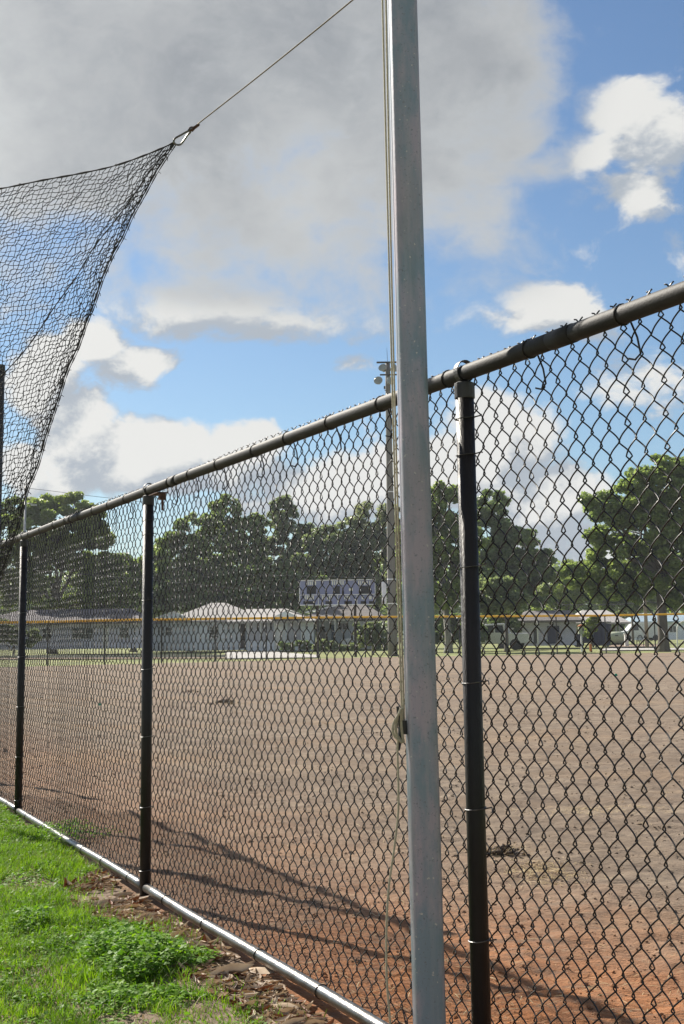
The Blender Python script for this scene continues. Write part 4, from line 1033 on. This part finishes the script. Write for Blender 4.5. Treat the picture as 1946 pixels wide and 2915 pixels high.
# ------------------------------------------------------------------ trees
LV = [(-.5, 0, 0), (0, -.32, .05), (.5, 0, 0), (0, .32, .05)]; LF = [(0, 1, 2, 3)]
def limb(mb, a, b_, r0, r1, n=7, wob=.12):
    a, b_ = Vector(a), Vector(b_); k = 6; P = []
    for i in range(k + 1):
        t_ = i / k; p_ = a.lerp(b_, t_)
        if 0 < i < k: p_ += Vector((random.uniform(-1, 1), random.uniform(-1, 1), random.uniform(-.5, .5))) * wob * (b_ - a).length * .12
        P.append(p_)
    mb.tube(P, [r0 + (r1 - r0) * i / k for i in range(k + 1)], n)
def tree(label, Y, blobs, base_px, leafm, nl, size, bark='bark', tr=.22, name='broadleaf_tree', dens=1.0, group='trees beyond the outfield', clump_r=.8, depth=None, trunk_top=None):
    nl = int(nl * 3.0); size *= .92; clump_r *= .74
    rx = at(base_px, 1800, Y)[0]; root = empty(name, (rx, Y, 0)); tag(root, label, 'tree', group)
    B = []
    for bx_, by_, ra, rb in blobs:
        c0 = at(bx_, by_, Y); k = Y / FPX; B.append((c0, ra * k, rb * k))
    area = np.array([b_[1] * b_[2] for b_ in B]); pr_ = area / area.sum()
    ncl = max(14, int(area.sum() / clump_r ** 2 * 2.9))
    cps = []
    for _ in range(ncl):
        b_ = B[rng.choice(len(B), p=pr_)]
        v = rng.normal(size=3); v /= np.linalg.norm(v); rad = rng.uniform(.35, 1.0) ** .5
        dp_ = min(b_[1], b_[2]) * 1.0 if depth is None else depth
        cps.append(b_[0] + v * rad * np.array([b_[1], dp_, b_[2]]) * .96)
    cps = np.array(cps); crs = rng.uniform(.45, 1.1, ncl) * clump_r
    n_each = (crs ** 2); n_each = (n_each / n_each.sum() * nl).astype(int) + 4
    ctr_ = np.repeat(cps, n_each, 0); rr = np.repeat(crs, n_each)
    v = rng.normal(size=(len(ctr_), 3)); v /= np.linalg.norm(v, axis=1)[:, None]
    rad = rng.uniform(.25, 1.08, len(ctr_)) ** .6
    pos = ctr_ + v * (rr * rad)[:, None] * np.array([1.1, 1.1, .75])
    pos[:, 2] += .0
    pos -= np.array([rx, Y, 0]); ok = pos[:, 2] > .15; pos = pos[ok]; n = len(pos)
    scatter('crown', LV, LF, pos, rng.uniform(0, 6.28, n), rng.uniform(0, 1.45, n), rng.uniform(0, 6.28, n), rng.uniform(.6, 1.3, n) * size, M[leafm], root)
    mb = MB(); tp = (np.array([b_[0] for b_ in B]) * pr_[:, None]).sum(0) - np.array([rx, Y, 0])
    fork = Vector((tp[0] * .25, 0, min(tp[2] * .55, 3.4) if trunk_top is None else trunk_top))
    mb.tube([(0, 0, -.2), (0, 0, .15), (.02, 0, .7), fork], [tr * 1.7, tr * 1.25, tr, tr * .82], 10)
    big = sorted(B, key=lambda q_: -q_[1] * q_[2])
    for b_ in big:
        e = Vector(b_[0] - np.array([rx, Y, 0])) + Vector((0, 0, b_[2] * .3)); e.y += random.uniform(-.4, .4)
        limb(mb, fork, e, tr * .6, tr * .12)
        for k in range(3):
            c1 = fork.lerp(e, random.uniform(.4, .8)); d_ = Vector((random.uniform(-1, 1) * b_[1], random.uniform(-1, 1), random.uniform(-.2, .9) * b_[2])) * .7
            limb(mb, c1, c1 + d_, tr * .25, tr * .06, 5)
    o = mb.build('trunk', M[bark], root, smooth=True)
    return root

tree('broad bright green tree filling the far left behind the net post', 113, [(40, 1560, 130, 150), (170, 1500, 125, 100), (250, 1560, 85, 115), (295, 1670, 80, 90), (150, 1660, 190, 100), (320, 1720, 90, 50), (110, 1440, 60, 40), (215, 1440, 60, 40)], 150, 'leaf_b', 36000, .34, tr=.3)
tree('dark leafy hedge tree behind the roof gable just right of the second black post', 122, [(395, 1690, 90, 100), (440, 1640, 60, 80), (340, 1660, 70, 90)], 380, 'leaf_a', 7000, .34)
tree('rounded tree with a thin top rising left of the two feathery trees', 121, [(495, 1600, 70, 105), (545, 1520, 60, 65), (575, 1590, 80, 90), (520, 1690, 110, 60), (600, 1500, 30, 40)], 540, 'leaf_a', 11000, .32)
tree('tall feathery tree with a ragged top, left one of the pair above the pale roof', 124, [(645, 1460, 45, 55), (690, 1530, 65, 75), (660, 1600, 110, 90), (620, 1430, 25, 22), (730, 1500, 35, 40), (640, 1680, 110, 45)], 655, 'leaf_a', 11000, .30, clump_r=.65)
tree('tall feathery tree with a narrow top, right one of the pair above the pale roof', 126, [(800, 1475, 42, 55), (830, 1560, 75, 70), (790, 1610, 95, 80), (812, 1435, 20, 22), (880, 1540, 50, 50)], 800, 'leaf_c', 10000, .30, clump_r=.65)
tree('silvery tree directly behind the scoreboard', 122, [(930, 1560, 65, 65), (960, 1600, 90, 80), (880, 1640, 100, 70), (990, 1530, 40, 45), (1000, 1650, 90, 60)], 930, 'leaf_c', 10000, .30)
tree('dense dark tree whose crown hangs low over the pale roof left of the scoreboard', 119, [(700, 1670, 150, 60), (840, 1680, 110, 55), (600, 1680, 110, 60), (480, 1700, 90, 50)], 720, 'leaf_d', 9000, .36, tr=.3)
tree('flowering tree covered in pale blossoms behind the floodlight pole', 122, [(1050, 1490, 55, 60), (1020, 1560, 65, 80), (1080, 1590, 80, 100), (1040, 1680, 60, 50), (1120, 1510, 60, 80)], 1075, 'leaf_w', 11000, .27)
tree('pale-trunked tree between the galvanised pole and the near black post', 89, [(1255, 1430, 55, 62), (1235, 1520, 80, 90), (1300, 1560, 70, 90), (1250, 1640, 90, 90), (1180, 1580, 60, 100)], 1275, 'leaf_a', 12000, .30, bark='bark_pale', tr=.22, trunk_top=3.0)
tree('large round dark tree right of the near black post', 113, [(1400, 1455, 55, 60), (1385, 1540, 85, 90), (1470, 1560, 80, 75), (1520, 1620, 70, 60), (1420, 1650, 130, 100), (1550, 1680, 60, 60)], 1430, 'leaf_d', 15000, .33, tr=.3)
tree('small silvery low tree in front of the large dark tree', 90, [(1385, 1700, 48, 55), (1490, 1685, 75, 50), (1440, 1740, 60, 30)], 1440, 'leaf_c', 5000, .26, tr=.12)
tree('rounded green tree filling the gap between the dark tree and the big tree', 135, [(1590, 1680, 55, 55), (1640, 1650, 60, 65), (1560, 1735, 60, 35), (1700, 1700, 70, 35)], 1610, 'leaf_b', 6500, .28, tr=.14)
tree('big spreading tree with a thick grey trunk at the right', 83, [(1880, 1370, 95, 75), (1940, 1330, 60, 45), (1800, 1430, 95, 75), (1690, 1430, 45, 35), (1720, 1490, 65, 55), (1850, 1500, 120, 95), (1740, 1590, 95, 70), (1640, 1640, 45, 40), (1830, 1610, 120, 80), (1960, 1480, 80, 150), (1990, 1640, 90, 90), (1760, 1670, 90, 45), (1900, 1400, 130, 90), (1930, 1590, 110, 120), (1850, 1690, 70, 30), (1940, 1700, 60, 35)], 1886, 'leaf_a', 30000, .27, tr=.30, trunk_top=4.4, clump_r=.62)
tree('pale weeping tree between the grey roof and the big tree', 136, [(1790, 1690, 60, 50), (1845, 1700, 55, 45), (1740, 1725, 60, 25)], 1800, 'leaf_c', 6000, .26, tr=.12)
tree('thin young tree with an orange base guard beside the box on a post', 85, [(1680, 1778, 20, 22), (1668, 1800, 16, 16), (1690, 1765, 12, 12)], 1681, 'leaf_b', 420, .2, tr=.035, name='sapling', group='saplings', clump_r=.2, trunk_top=1.0)
gq = at(1681, 1850, 85); tg = empty('trunk_guard', (gq[0], gq[1] - .0, 0)); tag(tg, 'orange guard around the foot of the sapling', 'tree guard'); c_ = MB(); c_.tube([(0, 0, 0), (0, 0, .42)], .08, 8); c_.build('sleeve', M['orange'], tg)
tree('ragged shrub behind the outfield fence right of the scoreboard', 86, [(1050, 1810, 40, 40), (1085, 1820, 36, 36), (1030, 1780, 26, 22)], 1060, 'leaf_c', 3000, .2, tr=.06, name='shrub', group='shrubs along the houses', clump_r=.35, trunk_top=.5)
tree('dark shrub at the foot of the pale house wall', 104, [(800, 1842, 40, 10), (850, 1840, 40, 14)], 830, 'leaf_d', 1500, .2, tr=.05, name='shrub', group='shrubs along the houses', clump_r=.3, trunk_top=.2)
tree('low hedge row beside the carport left of the parked car', 100, [(920, 1838, 40, 16), (990, 1842, 40, 14)], 950, 'leaf_c', 2200, .2, tr=.05, name='shrub', group='shrubs along the houses', clump_r=.3, trunk_top=.2)
tree('dark evergreen shrub mass behind the pale-trunked tree', 94, [(1200, 1780, 60, 60), (1280, 1790, 70, 50), (1340, 1790, 50, 50), (1170, 1700, 40, 50)], 1230, 'leaf_d', 6000, .25, tr=.08, name='shrub', group='shrubs along the houses', clump_r=.5, trunk_top=.6)
tree('shrub in the shade between the pickup truck and the lilac house', 100, [(1440, 1800, 40, 38), (1410, 1780, 30, 30), (1465, 1770, 20, 40)], 1440, 'leaf_d', 3500, .22, tr=.06, name='shrub', group='shrubs along the houses', clump_r=.4, trunk_top=.5)
tree('grey shrub in front of the lilac house at the far left', 96, [(60, 1815, 60, 26), (-20, 1800, 60, 40)], 40, 'leaf_c', 2600, .22, tr=.06, name='shrub', group='shrubs along the houses', clump_r=.4, trunk_top=.4)
# far wood behind everything
n = 90000
px_ = rng.uniform(-900, 2900, n); Yt = rng.uniform(205, 235, n)
hh = 11.2 + 6.5 * fbm(px_ / 140., px_ * 0, 3)
zz_ = rng.uniform(0, 1, n) ** .7 * hh
pos = np.stack([(px_ - CX) / FPX * Yt, Yt, zz_], -1)
o = scatter('far_wood', LV, LF, pos, rng.uniform(0, 6.28, n), rng.normal(0, .8, n), rng.uniform(0, 6.28, n), rng.uniform(.6, 1.2, n) * 1.0, M['leaf_a']); tag(o, 'far wood closing the view behind the houses', 'wood', kind='stuff')

# ------------------------------------------------------------------ things on the dirt
def marker(px, py, label):
    q_ = gnd(px, py); mk = empty('marker_flag', q_); tag(mk, label, 'marker', 'green marker flags on the dirt')
    k = q_[1] / FPX; c_ = MB(); c_.tube([(0, 0, -.02), (0, 0, 11 * k)], .006, 5); c_.build('stem', M['green_flag'], mk)
    c_ = MB(); c_.add([(0, 0, 11 * k), (5 * k, .01, 8.5 * k), (5.5 * k, 0, 4 * k), (0, .01, 3 * k), (-4 * k, 0, 4.5 * k), (-3 * k, -.01, 8 * k)], [(0, 1, 2, 3), (0, 3, 4, 5)]); so2 = c_.build('tuft', M['green_flag'], mk)
    so2.modifiers.new('thick', 'SOLIDIFY').thickness = .012
marker(1752, 1928, 'small green marker flag standing on the dirt at the right')
marker(281, 2012, 'small green marker flag standing on the dirt behind the left fence bay')

def dz(x_, y_): return 0.0
def clump_pos(px0, px1, py0, py1, n, power=1.0):
    """random ground points, uniform over a patch of the place"""
    a = [gnd(px0, py0), gnd(px1, py0), gnd(px0, py1), gnd(px1, py1)]
    Y0, Y1 = min(a[0][1], a[2][1]), max(a[0][1], a[2][1]); yy = rng.uniform(Y0, Y1, n)
    xx = rng.uniform((px0 - CX) / FPX, (px1 - CX) / FPX, n) * yy; return xx, yy
# clods
yy = 4.2 * (40 / 4.2) ** (rng.uniform(0, 1, 16000) ** .8); xx = rng.uniform(-.30, .30, 16000) * yy
okk = (xx * FN[0] + yy * FN[1]) > FP + .06; xx, yy = xx[okk], yy[okk]; n = len(xx)
def dirt_h(X, Y):
    a = np.clip(1.25 - Y / 60, .3, 1.2); p_ = X * FN[0] + Y * FN[1]
    h = (.050 * fbm(X * 1.3, Y * 2.2, 3) + .040 * fbm(X * 5 + 9, Y * 9, 4) + .022 * fbm(X * 22, Y * 30, 3)) * a + .015 * np.maximum(0, fbm(X * 9 + 40, Y * 14 + 3, 2))
    return np.clip(h * np.clip((p_ - FP) / .5, .35, 1), -.035, .06) + .004 - .008 * (p_ < FP + .25)
rocks = ov * np.array([1, .8, .55])
sz = rng.lognormal(-5.35, .5, n) * (1 + yy / 25)
o = scatter('dirt_clods', rocks, of, np.stack([xx, yy, dirt_h(xx, yy)], -1), rng.uniform(0, 6.28, n), rng.normal(0, .4, n), rng.uniform(0, 6.28, n), np.stack([sz, sz * rng.uniform(.6, 1, n), sz], -1), M['dirt'], smooth=True); tag(o, 'loose crumbs of dirt over the infield', 'soil', kind='stuff')
# straw: curved slivers
SV = [(-1, -.03, 0), (-1, .03, 0), (-.3, -.04, .10), (-.3, .04, .10), (.4, -.04, .12), (.4, .04, .12), (1, -.02, .02), (1, .02, .02)]; SF = [(0, 2, 3, 1), (2, 4, 5, 3), (4, 6, 7, 5)]
yy = 4.2 * (30 / 4.2) ** (rng.uniform(0, 1, 9000)); xx = rng.uniform(-.30, .30, 9000) * yy
nn = fbm(xx * .9 + 3, yy * .8, 3); okk = ((xx * FN[0] + yy * FN[1]) > FP + .06) & (nn > .03 + rng.normal(0, .05, len(nn))); xx, yy = xx[okk], yy[okk]
px2, py2 = clump_pos(1430, 1620, 2430, 2530, 900); cgx = gnd(1540, 2490); d2 = rng.normal(0, 1, (900, 2)) * np.array([.10, .17]); px2, py2 = cgx[0] + d2[:, 0], cgx[1] + d2[:, 1]
cg2 = gnd(1700, 2310); d2 = rng.normal(0, 1, (500, 2)) * np.array([.25, .16]); px3, py3 = cg2[0] + d2[:, 0], cg2[1] + d2[:, 1]
cg3 = gnd(660, 2006); d3 = rng.normal(0, 1, (200, 2)) * np.array([.35, .2]); px4, py4 = cg3[0] + d3[:, 0], cg3[1] + d3[:, 1]
xx = np.concatenate([xx, px2, px3, px4]); yy = np.concatenate([yy, py2, py3, py4]); n = len(xx)
s_ = rng.uniform(.010, .032, n) * (1 + yy / 30)
o = scatter('dead_straw', SV, SF, np.stack([xx, yy, dirt_h(xx, yy) + .003], -1), rng.uniform(0, 6.28, n), np.abs(rng.normal(0, .25, n)), rng.uniform(0, 6.28, n), s_, M['straw']); tag(o, 'dead straw and grass bits strewn over the dirt', 'straw', kind='stuff')
# dark clod pile with dead roots
def clod_pile(px, py, label, wpx, n, seed):
    r_ = np.random.default_rng(seed); q_ = gnd(px, py); k = q_[1] / FPX; w_ = wpx * k; rt = empty('clod_heap', (q_[0], q_[1], dirt_h(q_[0:1], q_[1:2])[0])); tag(rt, label, 'clod', 'dark clods on the dirt')
    u_ = r_.normal(0, .35, (n, 2)); p_ = np.stack([u_[:, 0] * w_, u_[:, 1] * w_ * .7, np.maximum(0, .16 * w_ * (1 - np.abs(u_[:, 0])) + r_.normal(0, .04, n) * w_)], -1)
    ob = scatter('lumps', rocks, of, p_, r_.uniform(0, 6, n), r_.uniform(0, 1.5, n), r_.uniform(0, 6, n), r_.uniform(.05, .15, n) * w_, M['dark_soil'], rt); ob['kind'] = 'stuff'
    m_ = n * 2; p_ = np.stack([r_.normal(0, .4, m_) * w_, r_.normal(0, .25, m_) * w_, r_.uniform(0, .2, m_) * w_], -1)
    ob = scatter('roots', SV, SF, p_, r_.uniform(0, 6, m_), r_.uniform(0, 1.2, m_), r_.uniform(0, 6, m_), r_.uniform(.10, .25, m_) * w_, M['straw'], rt); ob['kind'] = 'stuff'
M['dark_soil'] = mat('dark_soil', (.055, .04, .032), (.10, .07, .05), rough=1, nscale=30, bump=.6, bscale=90)
clod_pile(1432, 2440, 'dark heap of torn turf with dead roots right of the near black post', 90, 60, 1)
clod_pile(640, 2006, 'flat rusty brown clod on the dirt in the middle bay', 60, 26, 2)
clod_pile(1015, 2742, 'small dark clod near the foot of the galvanised pole', 34, 18, 3)
clod_pile(545, 1972, 'tiny dark clod farther out on the dirt', 36, 14, 4)

# ------------------------------------------------------------------ near grass, weeds, leaf litter
edge = [(-60, 2262), (110, 2330), (230, 2420), (330, 2470), (180, 2525), (200, 2590), (300, 2640), (430, 2650), (500, 2740), (500, 2800), (590, 2830), (700, 2890), (790, 2960), (860, 3100), (500, 3300), (-500, 3300), (-500, 2262)]
EP = np.array([gnd(a, b_)[:2] for a, b_ in edge])
def inside(x_, y_, P):
    r_ = np.zeros(len(x_), bool); j = len(P) - 1
    for i in range(len(P)):
        c1 = ((P[i, 1] > y_) != (P[j, 1] > y_)) & (x_ < (P[j, 0] - P[i, 0]) * (y_ - P[i, 1]) / (P[j, 1] - P[i, 1] + 1e-12) + P[i, 0]); r_ ^= c1; j = i
    return r_
def region(n):
    yy = rng.uniform(3.7, 13.5, n); lo = -.27 * yy - .45; hi = (FP - .03 - yy * FN[1]) / FN[0]; return rng.uniform(0, 1, n) * (hi - lo) + lo, yy
xx, yy = region(150000); jit = rng.normal(0, .085, (2, len(xx)))
gm = inside(xx + jit[0], yy + jit[1], EP)
bare = fbm(xx * 2.6 + 11, yy * 2.6 + 4, 3); gm &= bare > -.20
xx, yy = xx[gm], yy[gm]; n = len(xx)
BV = [(-.5, 0, 0), (.5, 0, 0), (-.42, .12, .45), (.42, .12, .45), (-.22, .42, .82), (.22, .42, .82), (0, .85, 1.0)]
hs_ = rng.uniform(.5, 1.25, n) * (.020 + .075 * np.clip(fbm(xx * 4.5, yy * 4.5, 3) + .28, 0, 1)); ws = rng.uniform(.0022, .0048, n)
BF4 = [(0, 1, 3, 2), (2, 3, 5, 4), (4, 5, 6, 6)]
BV2 = BV[:6] + [(-.02, .85, 1.0), (.02, .85, 1.0)]; BF4 = [(0, 1, 3, 2), (2, 3, 5, 4), (4, 5, 7, 6)]
o = scatter('grass', BV2, BF4, np.stack([xx, yy, soil_z(xx, yy) - .003], -1), rng.uniform(0, 6.28, n), rng.normal(0, .35, n), rng.uniform(0, 6.28, n), np.stack([ws, hs_ * .8, hs_], -1), M['grass'])
tag(o, 'bright sunlit grass on the near side of the fence', 'grass', kind='stuff'); print('grass', n)
xd, yd = region(14000); gm = inside(xd, yd, EP); xd, yd = xd[gm], yd[gm]; nd_ = len(xd)
o = scatter('dead_blades', BV2, BF4, np.stack([xd, yd, soil_z(xd, yd)], -1), rng.uniform(0, 6.28, nd_), rng.normal(0, .8, nd_), rng.uniform(0, 6.28, nd_), np.stack([rng.uniform(.002, .0035, nd_), rng.uniform(.02, .045, nd_), rng.uniform(.02, .045, nd_)], -1), M['straw'])
tag(o, 'dead yellow blades mixed into the near grass', 'grass', kind='stuff')
# clover-like leaves
xx, yy = region(60000); gm = inside(xx, yy, EP) & (fbm(xx * 1.7 + 5, yy * 1.7, 3) + rng.normal(0, .05, len(xx)) > -.06); xx, yy = xx[gm], yy[gm]
wc = [gnd(410, 2765), gnd(330, 2735), gnd(90, 2640), gnd(180, 2390), gnd(480, 2850)]; wr = [(.17, .30, 6500), (.16, .26, 3000), (.12, .24, 1300), (.2, .4, 1200), (.1, .12, 500)]
X2, Y2, Z2 = [xx], [yy], [rng.uniform(.004, .03, len(xx))]
for _ in range(34):
    q_ = gnd(rng.uniform(-60, 430), rng.uniform(2350, 2960))
    if inside(q_[0:1], q_[1:2], EP)[0]: wc.append(q_); wr.append((rng.uniform(.06, .16), rng.uniform(.08, .22), 420))
for q_, (sx_, sy_, k) in zip(wc, wr):
    a = rng.uniform(0, 6.28, k); r_ = np.sqrt(rng.uniform(0, 1, k)) * (1 + .35 * np.sin(a * 3 + 1) + .2 * np.sin(a * 5)); X2.append(q_[0] + np.cos(a) * r_ * sx_); Y2.append(q_[1] + np.sin(a) * r_ * sy_); Z2.append(rng.uniform(.2, 1, k) * (.10 if k > 900 else .035) * np.sqrt(np.clip(1 - r_ ** 2, .08, 1)) * (.75 if sx_ < .15 else 1))
xx, yy, zz_ = map(np.concatenate, (X2, Y2, Z2)); n = len(xx)
WV = [(0, 0, 0), (.5, -.32, .06), (1, 0, .0), (.5, .32, .06)]
o = scatter('weeds', WV, LF, np.stack([xx, yy, soil_z(xx, yy) + zz_], -1), rng.uniform(0, 6.28, n), rng.normal(0, .45, n), rng.uniform(0, 6.28, n), rng.uniform(.010, .026, n), M['weed']); tag(o, 'low leafy weeds growing among the near grass', 'weeds', kind='stuff')
# leaf litter: curled dry leaves
DV = [(-1, 0, .05), (-.45, -.30, .02), (-.45, 0, -.05), (-.45, .30, .10), (.2, -.36, .04), (.2, 0, -.06), (.2, .36, .14), (.75, -.18, .06), (.75, 0, 0), (.75, .18, .12), (1.1, 0, .12)]
DF = [(0, 1, 2, 2), (0, 2, 3, 3), (1, 4, 5, 2), (2, 5, 6, 3), (4, 7, 8, 5), (5, 8, 9, 6), (7, 10, 8, 8), (8, 10, 9, 9)]
DFT = [(0, 1, 2), (0, 2, 3), (1, 4, 5), (1, 5, 2), (2, 5, 6), (2, 6, 3), (4, 7, 8), (4, 8, 5), (5, 8, 9), (5, 9, 6), (7, 10, 8), (8, 10, 9)]
xx, yy = region(90000); lm = ~inside(xx, yy, EP); lm &= (yy < 8.2) & ((xx * FN[0] + yy * FN[1]) < FP - .015)
lm &= (fbm(xx * 3 + 2, yy * 3 + 8, 3) + rng.normal(0, .06, len(xx)) > -.11); xx, yy = xx[lm], yy[lm]; n = len(xx); sl_ = rng.lognormal(-4.3, .5, n)
sc3 = np.stack([sl_ * 1.15, sl_ * rng.uniform(.3, .85, n), sl_ * rng.uniform(.6, 3.2, n)], -1)
h_ = n * 4 // 5
for a, b_, mn, nm, lb in ((0, h_, 'dry_leaf', 'leaf_litter', 'pale dry leaves littering the bare soil along the bottom rail'), (h_, n, 'dry_leaf_red', 'leaf_litter', 'reddish brown dead leaves among the pale litter')):
    o = scatter(nm, DV, DFT, np.stack([xx, yy, soil_z(xx, yy) + rng.uniform(.0, .014, n)], -1)[a:b_], rng.uniform(0, 6.28, b_ - a), rng.normal(0, .35, b_ - a), rng.uniform(0, 6.28, b_ - a), sc3[a:b_], M[mn], smooth=True); tag(o, lb, 'leaf litter', kind='stuff')
# straw twigs among the litter
xx2, yy2 = region(9000); lm = ~inside(xx2, yy2, EP) & (yy2 < 8); xx2, yy2 = xx2[lm], yy2[lm]; n = len(xx2)
o = scatter('litter_twigs', SV, SF, np.stack([xx2, yy2, soil_z(xx2, yy2) + .008], -1), rng.uniform(0, 6.28, n), rng.normal(0, .2, n), rng.uniform(0, 6.28, n), rng.uniform(.008, .025, n), M['straw']); tag(o, 'fine twigs and straw among the dead leaves', 'twigs', kind='stuff')
# the big single leaves
big = [(485, 2735, .034, .3, 'broad pale tan leaf lying flat beside the weed clump', 'dry_leaf'), (585, 2705, .040, 1.2, 'large cream curled leaf midway between the weeds and the bottom rail', 'dry_leaf'), (620, 2735, .030, -.3, 'reddish brown crumpled leaf left of the bottom rail', 'dry_leaf_red'),
       (740, 2780, .055, -.5, 'long tan leaf leaning by the bottom rail with a dark shadow under it', 'dry_leaf'), (690, 2770, .03, .9, 'small red-brown leaf beside the long leaning tan leaf', 'dry_leaf_red'), (815, 2868, .040, .1, 'pale whitish leaf near the lower end of the bottom rail', 'dry_leaf'),
       (600, 2845, .028, 2.0, 'dark reddish leaf at the edge of the front grass', 'dry_leaf_red'), (650, 2800, .030, -1.0, 'folded pale leaf in the middle of the leaf litter', 'dry_leaf'), (330, 2600, .030, .8, 'tan leaf upright at the back edge of the litter', 'dry_leaf'), (430, 2565, .022, .2, 'small white leaf at the foot of the second black post', 'dry_leaf')]
for px, py, s_, rz_, lb, mn in big:
    q_ = gnd(px, py); z_ = soil_z(q_[0:1], q_[1:2])[0] + .012
    me = MB(); me.add([(a * s_, b_ * s_ * 1.15, c2 * s_ * 1.3) for a, b_, c2 in DV], DFT); o = me.build('dry_leaf', M[mn], smooth=True); o.location = (q_[0], q_[1], z_); o.rotation_euler = (random.uniform(-.3, .5), random.uniform(-.3, .3), rz_)
    md = o.modifiers.new('thick', 'SOLIDIFY'); md.thickness = .0012; tag(o, lb, 'leaf', 'large dry leaves on the soil')
# ------------------------------------------------------------------ thin morning haze
hb = MB(); hb.box((0, 130, 11.5), (420, 300, 25.0))
me = bpy.data.meshes.new('haze'); me.from_pydata(hb.v, [], hb.f); hz = bpy.data.objects.new('haze', me); COL.objects.link(hz)
hm = bpy.data.materials.new('haze'); hm.use_nodes = True; hm.node_tree.nodes.clear(); ht = NT(hm.node_tree)
pv = ht.n('ShaderNodeVolumePrincipled'); pv.inputs['Color'].default_value = (.86, .92, 1.0, 1); pv.inputs['Density'].default_value = .00030; pv.inputs['Anisotropy'].default_value = .25
ho = ht.n('ShaderNodeOutputMaterial'); ht.l(pv.outputs[0], ho.inputs['Volume']); me.materials.append(hm)
tag(hz, kind='stuff')
bpy.context.view_layer.update()
